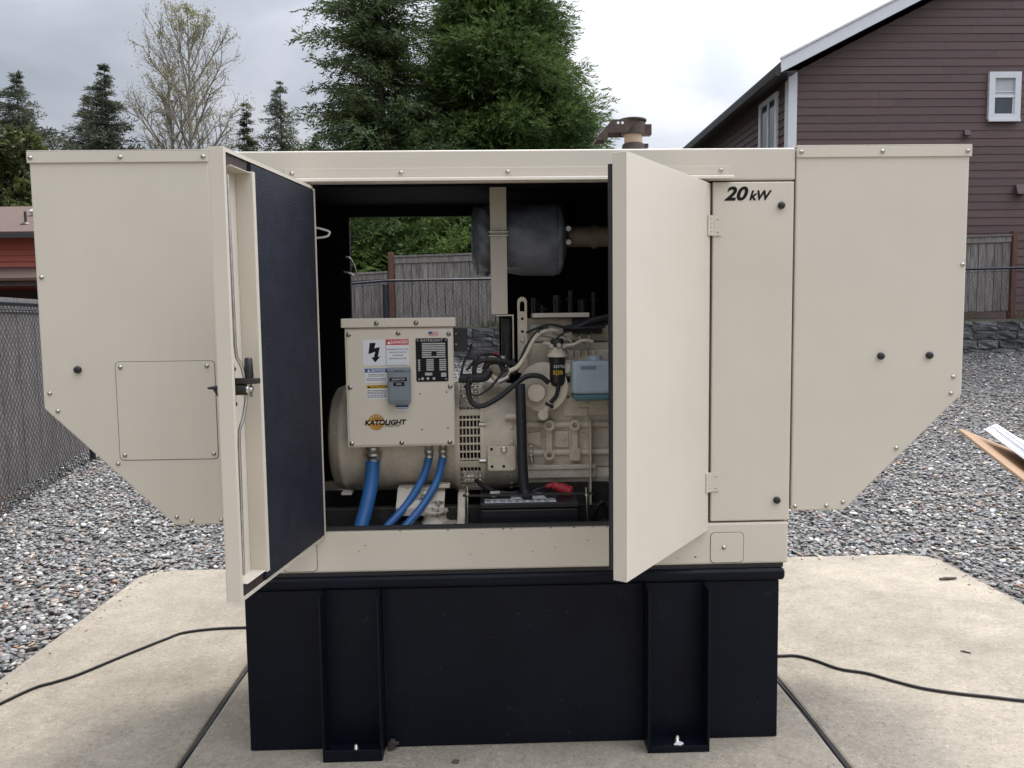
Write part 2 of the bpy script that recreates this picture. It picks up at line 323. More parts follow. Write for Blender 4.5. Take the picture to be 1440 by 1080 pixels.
def spline(pts, n=8):
    P = [Vector(p) for p in pts]; P = [P[0] * 2 - P[1]] + P + [P[-1] * 2 - P[-2]]; out = []
    for i in range(1, len(P) - 2):
        for k in range(n):
            t = k / n; a, b, c, d = P[i - 1], P[i], P[i + 1], P[i + 2]
            out.append(.5 * ((2 * b) + (c - a) * t + (2 * a - 5 * b + 4 * c - d) * t * t + (3 * b - a - 3 * c + d) * t ** 3))
    return out + [P[-2]]
def rrect(x0, z0, x1, z1, r, n=4):
    pts = []
    for cx, cz, a in ((x1 - r, z1 - r, 0), (x0 + r, z1 - r, 90), (x0 + r, z0 + r, 180), (x1 - r, z0 + r, 270)):
        for k in range(n + 1): t = R(a + 90 * k / n); pts.append((cx + r * math.cos(t), cz + r * math.sin(t)))
    return pts
def text(name, body, size, loc, m, parent, shear=0, off=0, rot=(R(90), 0, 0), align='CENTER', sx=1., depth=.0):
    cu = bpy.data.curves.new(name, 'FONT'); cu.body = body; cu.size = size; cu.shear = shear; cu.offset = off; cu.align_x = align; cu.align_y = 'CENTER'; cu.resolution_u = 3
    cu.extrude = depth
    t = bpy.data.objects.new('tmp', cu); COL.objects.link(t); bpy.context.view_layer.update()
    me = bpy.data.meshes.new_from_object(t.evaluated_get(bpy.context.evaluated_depsgraph_get()))
    bpy.data.objects.remove(t); bpy.data.curves.remove(cu); me.materials.clear(); me.materials.append(m)
    o = link(name, me, parent); o.location = Vector(loc) - org(parent); o.rotation_euler = rot; o.scale = (sx, 1, 1)
    return o
SCREW = None
def screw_mesh():
    b = MB(); b.lathe([(0, .0078), (-.002, .0078), (-.002, .0052), (-.0055, .0045), (-.0068, .002)], (0, 0, 0), 'y', 10)
    return b.mesh('screw', screwm)
def screws(parent, pts, y=-.0005, s=1.):
    global SCREW
    if SCREW is None: SCREW = screw_mesh()
    for x, z in pts:
        o = link('screw', SCREW, parent, Vector((x, y, z)) - org(parent)); o.scale = (s, s, s); o.rotation_euler = (0, random.random() * 3, 0)

# ------------------------------------------------------------------ ground
def sm(t): t = np.clip(t, 0, 1); return t * t * (3 - 2 * t)
def hgt(x, y):
    x = np.asarray(x, float); y = np.asarray(y, float)
    A = .22 + .70 * sm((x + 5.5) / 4.5)
    s = np.clip((y - 2.5) / 7.9, 0, 1); s = s * (.35 + .65 * s) / 1.0
    h = -.035 + A * s * sm((y - 2.3) / 1.2)
    h = h + np.where(y > 10.84, .60, 0) * sm((x + 5.5) / 3.0)
    h = np.where(x < -4.6 - .17 * (y - 4.4) - .1, h - .05, h)
    return h
def ground():
    xs = np.r_[-220, -120, -60, -35, np.arange(-22, 22.01, .5), 35, 60, 120, 220]
    ys = np.r_[-120, -60, -30, np.arange(-14, 10.6, .5), 10.76, 10.86, np.arange(11.5, 24, .5), 30, 45, 70, 120, 220, 400]
    X, Y = np.meshgrid(xs, ys); Z = hgt(X, Y)
    v = np.stack([X, Y, Z], -1).reshape(-1, 3); nx = len(xs)
    f = [(j * nx + i, j * nx + i + 1, (j + 1) * nx + i + 1, (j + 1) * nx + i) for j in range(len(ys) - 1) for i in range(nx - 1)]
    me = bpy.data.meshes.new('ground'); me.from_pydata(v.tolist(), [], f); me.materials.append(gravel_bed_m); me.materials.append(soil)
    for p in me.polygons:
        c = p.center; p.material_index = 0 if (c.y < 10.8 and c.y > -13 and -5.2 < c.x < 16) else 1; p.use_smooth = True
    tag(link('ground', me), kind='structure')
ground()

PX0, PX1, PY1 = -2.245, 2.925, 2.25
def pad():
    root = bpy.data.objects.new('concrete_pad', None); COL.objects.link(root); tag(root, kind='structure')
    def slab(x0, x1, cl, cr):
        b = MB(); poly = [(x0, -7), (x1, -7)]
        poly += [(x1, PY1 - .14), (x1 - .05, PY1 - .05), (x1 - .2, PY1)] if cr else [(x1, PY1)]
        poly += [(x0 + .2, PY1), (x0 + .05, PY1 - .05), (x0, PY1 - .14)] if cl else [(x0, PY1)]
        b.prism(poly, -.13, 0, 'z'); b.build('slab', concrete_m, root, bevel=.012)
    slab(PX0, -1.158, 1, 0); slab(-1.136, 1.242, 0, 0); slab(1.264, PX1, 0, 1)
    for xc in (-1.147, 1.253):
        b = MB(); pts = []; n = 90
        ys = np.linspace(-7, PY1, n)
        L = [(xc - .0105 + random.uniform(-.001, .001), y) for y in ys]; Rr = [(xc + .0105 + random.uniform(-.001, .001), y) for y in ys[::-1]]
        b.prism(L + Rr, -.12, -.012, 'z'); b.build('joint_filler', rubber, root)
        b = MB(); b.tube([(xc + .004 * math.sin(y * 9) + .002, y, -.010) for y in ys], [.0045 + random.uniform(-.002, .002) for _ in ys], 6); b.build('joint_sealant', rubber, root)
pad()

def gravel():
    # a sheet the stones are scattered on, near part only; pad cut out
    xs = np.arange(-5.0, 13.01, .25); ys = np.arange(-.5, 10.76, .25)
    X, Y = np.meshgrid(xs, ys); v = np.stack([X, Y, hgt(X, Y)], -1).reshape(-1, 3); nx = len(xs)
    f = []
    for j in range(len(ys) - 1):
        for i in range(nx - 1):
            xc, yc = xs[i] + .125, ys[j] + .125
            if PX0 < xc < PX1 and yc < PY1: continue
            if xc < -4.55 - .17 * (yc - 4.4): continue
            if abs(xc - .3) > 1.3 + .82 * (yc + 3.2): continue
            f.append((j * nx + i, j * nx + i + 1, (j + 1) * nx + i + 1, (j + 1) * nx + i))
    me = bpy.data.meshes.new('gravel'); me.from_pydata(v.tolist(), [], f); me.materials.append(stone_mat)
    dist = np.hypot(v[:, 0], v[:, 1] + 2.9)
    a = me.attributes.new('dens', 'FLOAT', 'POINT'); a.data.foreach_set('value', np.interp(dist, [3, 6, 9, 14], [1900, 1450, 950, 640]).astype(np.float32))
    o = link('gravel', me); tag(o, kind='stuff')
    stones = bpy.data.collections.new('stone_shapes')
    for k in range(7):
        bm = bmesh.new(); bmesh.ops.create_icosphere(bm, subdivisions=2, radius=1); rr = random.Random(k)
        sx, sy, sz = rr.uniform(.85, 1.25), rr.uniform(.65, .95), rr.uniform(.30, .5)
        pl = [(Vector((rr.gauss(0, 1), rr.gauss(0, 1), rr.gauss(0, 1))).normalized(), rr.uniform(.62, .85)) for _ in range(7)]
        for q in bm.verts:
            c = q.co.copy()
            for n_, d_ in pl:
                e_ = c.dot(n_)
                if e_ > d_: c -= n_ * (e_ - d_) * .85
            q.co = Vector((c.x * sx, c.y * sy, c.z * sz)) * .0148
        m2 = bpy.data.meshes.new('stone'); bm.to_mesh(m2); bm.free(); m2.materials.append(stone_mat); m2.polygons.foreach_set('use_smooth', [True] * len(m2.polygons))
        so = bpy.data.objects.new('stone', m2); stones.objects.link(so)
    ng = bpy.data.node_groups.new('scatter_stones', 'GeometryNodeTree'); N = ng.nodes; L = ng.links
    ng.interface.new_socket('Geometry', in_out='INPUT', socket_type='NodeSocketGeometry'); ng.interface.new_socket('Geometry', in_out='OUTPUT', socket_type='NodeSocketGeometry')
    gi = N.new('NodeGroupInput'); go = N.new('NodeGroupOutput')
    at = N.new('GeometryNodeInputNamedAttribute'); at.data_type = 'FLOAT'; at.inputs['Name'].default_value = 'dens'
    ds = N.new('GeometryNodeDistributePointsOnFaces'); L.new(gi.outputs[0], ds.inputs['Mesh']); L.new(at.outputs['Attribute'], ds.inputs['Density']); ds.inputs['Seed'].default_value = 3
    ci = N.new('GeometryNodeCollectionInfo'); ci.inputs['Collection'].default_value = stones; ci.inputs['Separate Children'].default_value = True; ci.inputs['Reset Children'].default_value = True
    ip = N.new('GeometryNodeInstanceOnPoints'); L.new(ds.outputs['Points'], ip.inputs['Points']); L.new(ci.outputs[0], ip.inputs['Instance']); ip.inputs['Pick Instance'].default_value = True
    rv = N.new('FunctionNodeRandomValue'); rv.data_type = 'FLOAT_VECTOR'; rv.inputs[0].default_value = (-.45, -.45, 0); rv.inputs[1].default_value = (.45, .45, 6.28); L.new(rv.outputs[0], ip.inputs['Rotation'])
    rs = N.new('FunctionNodeRandomValue'); rs.data_type = 'FLOAT'; rs.inputs[2].default_value = .0; rs.inputs[3].default_value = 1.; rs.inputs['Seed'].default_value = 5
    pw = N.new('ShaderNodeMath'); pw.operation = 'POWER'; pw.inputs[1].default_value = 2.2; L.new(rs.outputs[1], pw.inputs[0])
    ma = N.new('ShaderNodeMath'); ma.operation = 'MULTIPLY_ADD'; ma.inputs[1].default_value = 1.0; ma.inputs[2].default_value = .78; L.new(pw.outputs[0], ma.inputs[0])
    L.new(ma.outputs[0], ip.inputs['Scale'])
    tr = N.new('GeometryNodeTranslateInstances'); L.new(ip.outputs[0], tr.inputs['Instances'])
    rz = N.new('FunctionNodeRandomValue'); rz.data_type = 'FLOAT_VECTOR'; rz.inputs[0].default_value = (0, 0, -.004); rz.inputs[1].default_value = (0, 0, .022); rz.inputs['Seed'].default_value = 9
    L.new(rz.outputs[0], tr.inputs['Translation']); tr.inputs['Local Space'].default_value = False
    L.new(tr.outputs[0], go.inputs[0])
    md = o.modifiers.new('stones', 'NODES'); md.node_group = ng
gravel()

# ------------------------------------------------------------------ houses
def brown_house():
    y0, y1, xw, xr, ze = 12.0, 22.5, 5.62, 10.6, 6.02
    zb = 1.45; slope = .497
    T = thing('brown_house', 'dark brown lap sided house with white gable trim behind the fence', 'house', (8.5, 15, zb))
    b = MB(); xe = 2 * xr - xw
    poly = [(xw, zb - .3), (xe, zb - .3), (xe, ze), (xr, ze + (xr - xw) * slope), (xw, ze)]
    b.prism(poly, y0 + .03, y1, 'y'); b.build('wall', siding, T)
    # gable boards
    ex = .1455; k = 0; z = zb - .1
    for i in range(90):
        zt = z + ex
        if z > ze + (xr - xw) * slope - .1: break
        xl = xw if zt <= ze else xw + (zt - ze) / slope
        xg = xe if zt <= ze else xe - (zt - ze) / slope
        xb = xw if z <= ze else xw + (z - ze) / slope; xh = 2 * xr - xb
        # each course is a run of boards butted end to end
        cuts = [xb + random.uniform(1.2, 3.4)]
        while cuts[-1] < xh - 2.2: cuts.append(cuts[-1] + random.uniform(2.4, 3.66))
        cuts = [c for c in cuts if xl + .3 < c < xg - .3]
        for q, (p0, p1) in enumerate(zip([None] + cuts, cuts + [None])):
            lo0, lo1 = (xb + .01, xl + .01) if p0 is None else (p0 + .0015, p0 + .0015)
            hi0, hi1 = (xh, xg) if p1 is None else (p1 - .0015, p1 - .0015)
            b = MB(); dz = random.uniform(-.0015, .0015)
            b.add([(lo0, y0 + .028, z), (lo0, y0 + .001 + dz, z), (lo1, y0 + .012, zt + .01), (lo1, y0 + .028, zt + .01), (hi0, y0 + .028, z), (hi0, y0 + .001 + dz, z), (hi1, y0 + .012, zt + .01), (hi1, y0 + .028, zt + .01)],
                  [(0, 1, 2, 3), (7, 6, 5, 4), (0, 4, 5, 1), (1, 5, 6, 2), (2, 6, 7, 3), (3, 7, 4, 0)]); b.build('board', siding, T)
        if zt < ze:
            b = MB(); b.prism([(xw - .002, z), (xw - .034, z), (xw - .014, zt + .01), (xw - .002, zt + .01)], y0 + .03, y1, 'y'); b.build('board', siding, T)
        z = zt
    b = MB(); b.box((xw - .05, y0 - .03, zb - .1), (xw + .11, y0 + .03, ze + .02)).box((xw - .055, y0 + .032, zb - .1), (xw - .035, y0 + .14, ze - .1)); b.build('corner_trim', trimw, T)
    # roof, rake and eave
    ov = .30; zov = ze + .12
    def rl(x): return zov + (x - xw) * slope
    b = MB(); t = .16
    b.prism([(xw - ov, rl(xw - ov)), (xr, rl(xr)), (2 * xr - xw + ov, rl(xw - ov)), (2 * xr - xw + ov, rl(xw - ov) + t), (xr, rl(xr) + t), (xw - ov, rl(xw - ov) + t)], y0 - .32, y1 + .3, 'y')
    b.build('roof', dark_roof, T)
    b = MB(); h = .20
    b.prism([(xw - ov - .01, rl(xw - ov) - .045), (xr, rl(xr) - .045), (xr, rl(xr) + h - .02), (xw - ov - .01, rl(xw - ov) + h - .02)], y0 - .36, y0 - .322, 'y')
    b.prism([(xw - ov - .02, rl(xw - ov) + h - .018), (xr, rl(xr) + h - .018), (xr, rl(xr) + h + .02), (xw - ov - .02, rl(xw - ov) + h + .02)], y0 - .385, y0 - .30, 'y')
    b.prism([(2 * xr - xw + ov, rl(xw - ov) - .045), (xr, rl(xr) - .045), (xr, rl(xr) + h - .02), (2 * xr - xw + ov, rl(xw - ov) + h - .02)], y0 - .36, y0 - .322, 'y')
    b.build('rake_board', trimw, T)
    b = MB(); xg = xw - ov
    b.prism([(xg - .12, rl(xg) + .02), (xg - .10, rl(xg) - .09), (xg - .02, rl(xg) - .10), (xg - .005, rl(xg) + .05), (xg - .12, rl(xg) + .05)], y0 - .33, y1 + .3, 'y'); b.build('gutter', trim_dark, T)
    b = MB(); b.prism([(xg, rl(xg) - .05), (xw - .002, rl(xg) - .02), (xw - .002, rl(xg)), (xg, rl(xg) - .02)], y0 - .31, y1, 'y'); b.build('soffit', trim_dark, T)
    # gable window
    def win(bmf, name='window'):
        return bmf.build(name, trimw, T)
    wx, wz, ww, wh = 9.61, 5.60, .60, .86
    b = MB(); o = .11
    b.box((wx - ww/2, y0 - .05, wz - wh/2), (wx - ww/2 + o, y0 + .02, wz + wh/2)).box((wx + ww/2 - o, y0 - .05, wz - wh/2), (wx + ww/2, y0 + .02, wz + wh/2))
    b.box((wx - ww/2 + o, y0 - .05, wz - wh/2), (wx + ww/2 - o, y0 + .02, wz - wh/2 + o * .8)).box((wx - ww/2 + o, y0 - .05, wz + wh/2 - o), (wx + ww/2 - o, y0 + .02, wz + wh/2))
    b.box((wx - ww/2 + o, y0 - .035, wz - .03), (wx + ww/2 - o, y0 + .02, wz + .02))
    w = b.build('window', trimw, T); ORI[w.name] = org(T)
    b = MB(); b.box((wx - ww/2 + o, y0 - .012, wz + .02), (wx + ww/2 - o, y0 + .015, wz + wh/2 - o)); b.build('pane', blind, w, wp=org(T))
    b = MB(); b.box((wx - ww/2 + o, y0 - .012, wz - wh/2 + o * .8), (wx + ww/2 - o, y0 + .015, wz - .03)); b.build('pane', glass_dark, w, wp=org(T))
    b = MB(); b.box((wx - ww/2 + o, y0 - .022, wz + .02), (wx - ww/2 + o + .018, y0 + .014, wz + wh/2 - o)).box((wx + ww/2 - o - .03, y0 - .026, wz - wh/2 + o * .8), (wx + ww/2 - o, y0 + .014, wz - .03)).box((wx - ww/2 + o, y0 - .026, wz - wh/2 + o * .8), (wx + ww/2 - o - .03, y0 + .014, wz - wh/2 + o * .8 + .02)).box((wx - ww/2 + o + .02, y0 - .020, wz + .07), (wx + ww/2 - o, y0 + .014, wz + .085)); b.build('sash', trimw, w, wp=org(T))
    b = MB(); b.box((wx - .3, y0 - .07, wz - wh/2 - .04), (wx + .3, y0 - .03, wz - wh/2)); b.build('sill', trimw, w, wp=org(T))
    # side window with two sashes
    ya, yb, za, zb2 = 12.55, 13.55, 4.35, 5.86; x = xw
    b = MB(); o = .09
    b.box((x - .07, ya, za), (x, ya + o, zb2)).box((x - .07, yb - o, za), (x, yb, zb2)).box((x - .07, ya + o, za), (x, yb - o, za + o)).box((x - .07, ya + o, zb2 - o), (x, yb - o, zb2))
    b.box((x - .06, (ya + yb)/2 - .03, za + o), (x, (ya + yb)/2 + .03, zb2 - o))
    w = b.build('window', trimw, T)
    b = MB(); b.box((x - .042, ya + o, za + o), (x - .02, (ya + yb)/2 - .03, zb2 - o)); b.build('pane', glass_dark, w, wp=org(T))
    b = MB(); b.box((x - .042, (ya + yb)/2 + .03, za + o), (x - .02, yb - o, zb2 - o)); b.build('pane', glass_dark, w, wp=org(T))
    # wall vents
    for vx, vz, s in ((9.98, 3.88, .17), (8.93, 4.93, .10)):
        b = MB(); b.prism([(y0 - .012, vz + s * .6), (y0 - .012 - s * .2, vz + s * .6), (y0 - .012 - s * .65, vz - s * .5), (y0 - .012, vz - s * .5)], vx - s * .6, vx + s * .6, 'x'); b.build('wall_vent', siding, T, bevel=.01)
    b = MB(); b.cyl((xw - .12, 20.3, ze - .1), (xw - .12, 20.3, zb), .045, 8); b.build('downspout', trimw, T)
brown_house()

def red_house():
    y0 = 16.0; x0, x1 = -19, -9.5
    T = thing('red_house', 'low red sided house with brown shingle roof beyond the left fence', 'house', (-14, 18, 0.2))
    b = MB(); b.box((x0, y0 + .05, 2.62), (x1 - .2, y0 + 6, 3.7)).box((x0, y0 + 1.6, .2), (x1 - .2, y0 + 6, 2.6)); b.build('wall', red_siding, T)
    z = 2.93
    for i in range(5):
        b = MB(); b.prism([(y0 + .045, z), (y0 - .01, z), (y0 + .02, z + .145), (y0 + .045, z + .145)], x0, x1 - .2, 'x'); b.build('board', red_siding, T); z += .138
    b = MB(); b.prism([(y0 - .4, 3.66), (y0 - .4, 3.71), (y0 + 3.2, 4.78), (y0 + 6.6, 3.71), (y0 + 6.6, 3.66), (y0 + 3.2, 4.72)], x0 - .3, x1, 'x'); r = b.build('roof', shingle, T)
    b = MB(); b.lathe([(0, .05), (.06, .14), (.1, .14), (.14, .06)], (-11.35, y0 + 1.75, 4.36), 'z', 14); b.build('roof_vent', trimw, r, wp=org(T))
    b = MB(); b.cyl((-10.92, y0 + .55, 3.98), (-10.92, y0 + .55, 4.28), .03, 8).lathe([(0, .12), (.05, .05)], (-10.92, y0 + .55, 3.98), 'z', 10); b.build('vent_pipe', dark_steel, r, wp=org(T))
    b = MB(); b.box((x0 - .3, y0 - .5, 3.56), (x1, y0 - .38, 3.67)); b.build('gutter', trim_dark, T)
    b = MB(); b.prism([(y0 - 1.0, 2.58), (y0 - 1.0, 2.64), (y0 + .04, 2.96), (y0 + .04, 2.9)], x0 - .2, x1, 'x'); b.build('porch_roof', shingle, T)
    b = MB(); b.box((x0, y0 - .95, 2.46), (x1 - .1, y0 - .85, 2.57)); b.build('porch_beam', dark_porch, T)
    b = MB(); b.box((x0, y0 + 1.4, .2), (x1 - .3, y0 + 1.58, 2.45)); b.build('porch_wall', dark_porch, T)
    for x in (-11.25, -13.2, -15.5):
        b = MB(); b.box((x - .07, y0 - .93, .2), (x + .07, y0 - .8, 2.46)); b.build('porch_post', red_siding, T)
    b = MB(); b.box((-10.6, y0 + 1.34, 1.5), (-9.9, y0 + 1.4, 2.25)); b.build('window', blind, T)
red_house()

# ------------------------------------------------------------------ fences and retaining wall
BOARD = None
def fence(label, a, b_, z0, z1, h, group='weathered board fences around the yard', endpost=None, face=1, gap=.007):
    """boards between two points; base height runs z0 -> z1"""
    a = Vector((*a, 0)); b_ = Vector((*b_, 0)); d = b_ - a; Ln = d.length; d.normalize(); ang = math.atan2(d.y, d.x)
    T = thing('wooden_fence', label, 'fence', (a.x, a.y, z0), ang, group)
    n = int(Ln / .142); w = Ln / n
    for i in range(n):
        zz = (z1 - z0) * (i + .5) / n
        m = MB(); dz = random.uniform(-.008, .008); t = random.uniform(0, .006)
        m.box((i * w + gap / 2 + random.uniform(0, .004), -.012 - t, zz + .02 + dz), ((i + 1) * w - gap / 2, .008 - t, zz + h + dz))
        m.build('board', grey_wood, T, local=True)
    m = MB(); S = (z1 - z0) / Ln
    def bar(y0, y1, q0, q1): m.add([(0, y0, q0), (Ln, y0, q0 + S * Ln), (Ln, y1, q0 + S * Ln), (0, y1, q0), (0, y0, q1), (Ln, y0, q1 + S * Ln), (Ln, y1, q1 + S * Ln), (0, y1, q1)],
                                   [(3, 2, 1, 0), (4, 5, 6, 7), (0, 1, 5, 4), (1, 2, 6, 5), (2, 3, 7, 6), (3, 0, 4, 7)])
    bar(-.035, -.0185, h - .09, h + .005); m.build('trim_board', grey_wood, T, local=True)
    m = MB(); bar(-.05, .05, h + .012, h + .045); m.build('cap_rail', grey_wood, T, local=True)
    m = MB(); bar(.012, .05, .25, .34); m.build('rail', grey_wood, T, local=True)
    m = MB(); bar(.012, .05, h - .35, h - .26); m.build('rail', grey_wood, T, local=True)
    for k in range(int(Ln / 2.4) + 1):
        m = MB(); x = min(k * 2.4, Ln - .05); m.box((x, .052, -.2 + S * x), (x + .09, .14, h - .05 + S * x)); m.build('post', grey_wood, T, local=True)
    if endpost:
        for side in endpost:
            x = -.10 if side == 'a' else Ln + .01; q = 0 if side == 'a' else S * Ln
            m = MB(); m.box((x, -.06, -.25 + q), (x + .09, .06, h + .10 + q)); m.build('end_post', red_wood, T, bevel=.006, local=True)
    return T
fence('long grey board fence running back along the left side of the gravel', (-3.7, -.3), (-4.94, 7.0), -.04, -.03, 1.85, endpost='b', gap=.003)
fence('grey board fence hidden behind the left hood, joining the corner posts', (-4.97, 7.25), (-5.62, 10.95), .02, .22, 1.70)
fence('low stepped grey board fence left of the red post behind the generator', (-5.6, 10.95), (-1.72, 10.95), 1.05, 1.22, 1.18, endpost='')
fence('tall grey board fence on the stone wall, between two red posts', (-1.60, 10.95), (9.15, 10.95), 1.36, 1.62, 1.30, endpost='ab')

def retaining_wall():
    T = thing('retaining_wall', 'low dark block retaining wall under the back fence', 'wall', (2, 10.8, .6))
    ms = []
    for k in range(4):
        bm = bmesh.new(); bmesh.ops.create_cube(bm, size=1); bmesh.ops.subdivide_edges(bm, edges=bm.edges, cuts=2, use_grid_fill=True); rr = random.Random(k)
        for q in bm.verts:
            if q.co.y < -.4: q.co += Vector((rr.uniform(-.03, .03), rr.uniform(-.12, .10), rr.uniform(-.04, .04)))
        m = bpy.data.meshes.new('stone'); bm.to_mesh(m); bm.free(); m.materials.append(stone_m); ms.append(m)
    for c in range(6):
        x = -5.4 + (c % 2) * .2 - random.random() * .1
        while x < 11.5:
            w = random.uniform(.36, .46)
            base = float(hgt(x, 10.7)) - .06; top = float(hgt(x, 11.2)) - .02
            z = base + c * .158
            if z + .10 < top:
                o = link('stone', random.choice(ms), T, Vector((x + w / 2, 10.80 + random.uniform(-.015, .015) + c * .012, z + .075)) - org(T)); o.scale = (w - .012, .24, .15)
            x += w
retaining_wall()

def chain_fence(label, pts, h, post_at, postr=.032, meshh=None, wire=.0026, cell=.075):
    T = thing('chain_link_fence', label, 'fence', (pts[0][0], pts[0][1], pts[0][2]), group='dark chain link fences inside the board fences')
    P = [Vector(p) for p in pts]
    for p in post_at:
        b = MB(); b.cyl(p, (p[0], p[1], p[2] + h + .06), postr, 12).lathe([(0, postr * 1.15), (.02, postr * 1.15), (.045, .01)], (p[0], p[1], p[2] + h + .05), 'z', 12); b.build('post', pipe_navy, T)
    b = MB(); b.tube([p + Vector((0, 0, h)) for p in P], .021, 10); b.build('top_rail', pipe_navy, T)
    b = MB()
    for i in range(len(P) - 1):
        A, B = P[i], P[i + 1]; L_ = (B - A).length; d = (B - A) / L_; n = int(L_ / cell)
        for s in (1, -1):
            for k in range(-int(h / cell) - 1, n + 1):
                # diagonal strand: x = k*cell + s-wise z
                u0, z0_, u1, z1_ = k * cell, .03, k * cell + (h - .05), h - .02
                if u0 < 0: z0_ += -u0; u0 = 0
                if u1 > L_: z1_ -= u1 - L_; u1 = L_
                if z1_ - z0_ < .02 or u1 <= u0: continue
                if s < 0: u0, u1 = L_ - u0, L_ - u1
                off = Vector((-d.y, d.x, 0)) * .004 * s
                b.tube([A + d * u0 + Vector((0, 0, z0_)) + off, A + d * u1 + Vector((0, 0, z1_)) + off], wire, 3, cap=False)
    w = b.build('wire_mesh', pipe_navy, T); tag(w, kind='stuff')
    b = MB(); b.tube([p + Vector((0, 0, h - .055)) for p in P], .004, 5); b.build('tension_wire', pipe_navy, T)
    b = MB(); b.tube([p + Vector((0, 0, .035)) for p in P], .004, 5); b.build('tension_wire', pipe_navy, T)
    return T
chain_fence('chain link fence with dark top rail in front of the left board fence', [(-4.51, 6.19, -.03), (-3.35, -.6, -.03)], 1.82, [(-4.51, 6.19, -.05), (-4.05, 3.5, -.05), (-3.6, .8, -.05)])
chain_fence('thin chain link fence with dark rail in front of the back board fence', [(-4.8, 10.55, .75), (-1.72, 10.55, .98), (5, 10.55, 1.02), (12, 10.55, 1.12)], 1.30 - .02, [(-1.72, 10.55, .85), (12, 10.55, 1.0), (5, 10.55, .9)], postr=.042, wire=.0016, cell=.09)

# ------------------------------------------------------------------ generator
def diesel():
    pass
E = thing('generator_enclosure', 'beige steel generator enclosure with two open front doors and angled end hoods', 'generator', (.08, .475, .67))
def enclosure():
    OE = org(E)
    b = MB(); b.box((-.972, 0, 2.086), (1.111, .03, 2.2)).box((-.972, .03, 2.172), (1.111, .95, 2.2)).box((-.972, .92, 2.086), (1.111, .949, 2.171)); b.build('roof_panel', beige, E, bevel=.007, seg=3)
    b = MB(); b.box((-.712, -.006, 2.105), (.875, -.001, 2.137)).prism([(-.001, 2.105), (-.006, 2.105), (-.028, 2.098), (-.030, 2.088), (-.027, 2.088), (-.024, 2.094), (-.001, 2.098)], -.712, .882, 'x')
    d = b.build('drip_rail', beige, E, bevel=.0012); screws(d, [(-.685, 2.121), (-.302, 2.121), (.076, 2.121), (.839, 2.121)], -.0065)
    # panels beside the opening
    b = MB(); b.box((.812, 0, .840), (1.108, .035, 2.081)).box((1.085, .035, .84), (1.108, .949, 2.081)); pr = b.build('corner_panel', beige, E, bevel=.005)
    b = MB(); b.box((-.968, 0, .840), (-.664, .035, 2.081)).box((-.968, .035, .84), (-.945, .949, 2.081)); b.build('corner_panel', beige, E, bevel=.005)
    t = text('power_marking', '20', .066, (.893, -.0012, 2.036), ink_brown, pr, shear=.28, off=.0024, sx=1.16)
    t = text('power_marking', 'kW', .047, (.979, -.0012, 2.030), ink_brown, pr, shear=.28, off=.0016, sx=1.0)
    plug = MB(); plug.lathe([(0, .0125), (-.006, .0135), (-.011, .012), (-.0125, .004)], (0, 0, 0), 'y', 16); pm = plug.mesh('plug', black)
    for x, z in ((1.06, 1.995), (1.059, .917)): link('plug', pm, pr, Vector((x, -.0005, z)) - OE)
    # base rail with rounded access covers
    b = MB(); b.box((-.912, 0, .676), (1.106, .05, .834)).box((-.912, .051, .676), (-.86, .95, .834)).box((1.055, .051, .676), (1.106, .95, .834)).box((-.859, .90, .676), (1.054, .95, .834))
    br = b.build('base_rail', beige, E, bevel=.009, seg=3)
    for cx in (.875, -.705):
        b = MB(); b.prism(rrect(cx - .0615, .684, cx + .0615, .797, .016), -.0022, .001, 'y'); b.build('access_cover', beige, br, bevel=.0012, wp=OE)
        b = MB(); b.prism(rrect(cx - .0632, .6822, cx + .0632, .7988, .017), -.0006, .001, 'y'); b.build('cover_gasket', rubber, br, wp=OE)
        screws(br, [(cx - .012, .742)], -.0025)
    b = MB()
    for i in range(26):
        x, z = random.uniform(-.6, 1.0), random.choice([random.uniform(.70, .83), .829])
        if .80 < x < .95: continue
        r = random.uniform(.0015, .004); b.prism([(x - r, z), (x, z - r * .7), (x + r * 1.3, z), (x + .2 * r, z + r * .8)], -.0012, -.0002, 'y')
    b.build('paint_chip', rust, br, wp=OE)
    b = MB(); b.box((-.655, -.001, .835), (.805, .02, .846)); b.build('sill_gasket', rubber, E)
    # hoods: sheet steel boxes with slanted undersides
    def hood(poly, trim, sc, label):
        b = MB(); b.prism(poly, 0, .95, 'y'); h = b.build('hood', beige, E, bevel=.006, seg=3); tag(h, label)
        b = MB(); b.box((trim[0], -.006, 2.164), (trim[1], -.0005, 2.203)).box((trim[0], -.006, 2.2035), (trim[1], .95, 2.2065)); b.build('hood_flange', beige, h, bevel=.0015, wp=OE)
        screws(h, [s for s in sc if s[1] > 2.15], -.0065); screws(h, [s for s in sc if s[1] <= 2.15])
        return h
    hl = hood([(-1.597, 2.2), (-1.597, 1.30), (-1.153, .866), (-.976, .866), (-.976, 2.2)], (-1.602, -.976),
         [(-1.588, 2.182), (-1.279, 2.182), (-.992, 2.182), (-1.577, 1.768), (-1.573, 1.356), (-1.548, 1.292), (-1.345, 1.097), (-1.145, .897), (-1.091, .882), (-.985, .882)], 'left air hood with a screwed access plate')
    hr = hood([(1.115, 2.2), (1.115, .874), (1.314, .874), (1.747, 1.30), (1.747, 2.2)], (1.115, 1.752),
         [(1.129, 2.183), (1.424, 2.183), (1.735, 2.183), (1.733, 1.777), (1.712, 1.366), (1.705, 1.305), (1.505, 1.104), (1.309, .904), (1.247, .892), (1.129, .892)], 'right air hood with two black plugs')
    b = MB(); b.prism(rrect(-1.336, 1.110, -.986, 1.464, .014), -.0022, .001, 'y'); b.build('access_cover', beige, hl, bevel=.001, wp=OE)
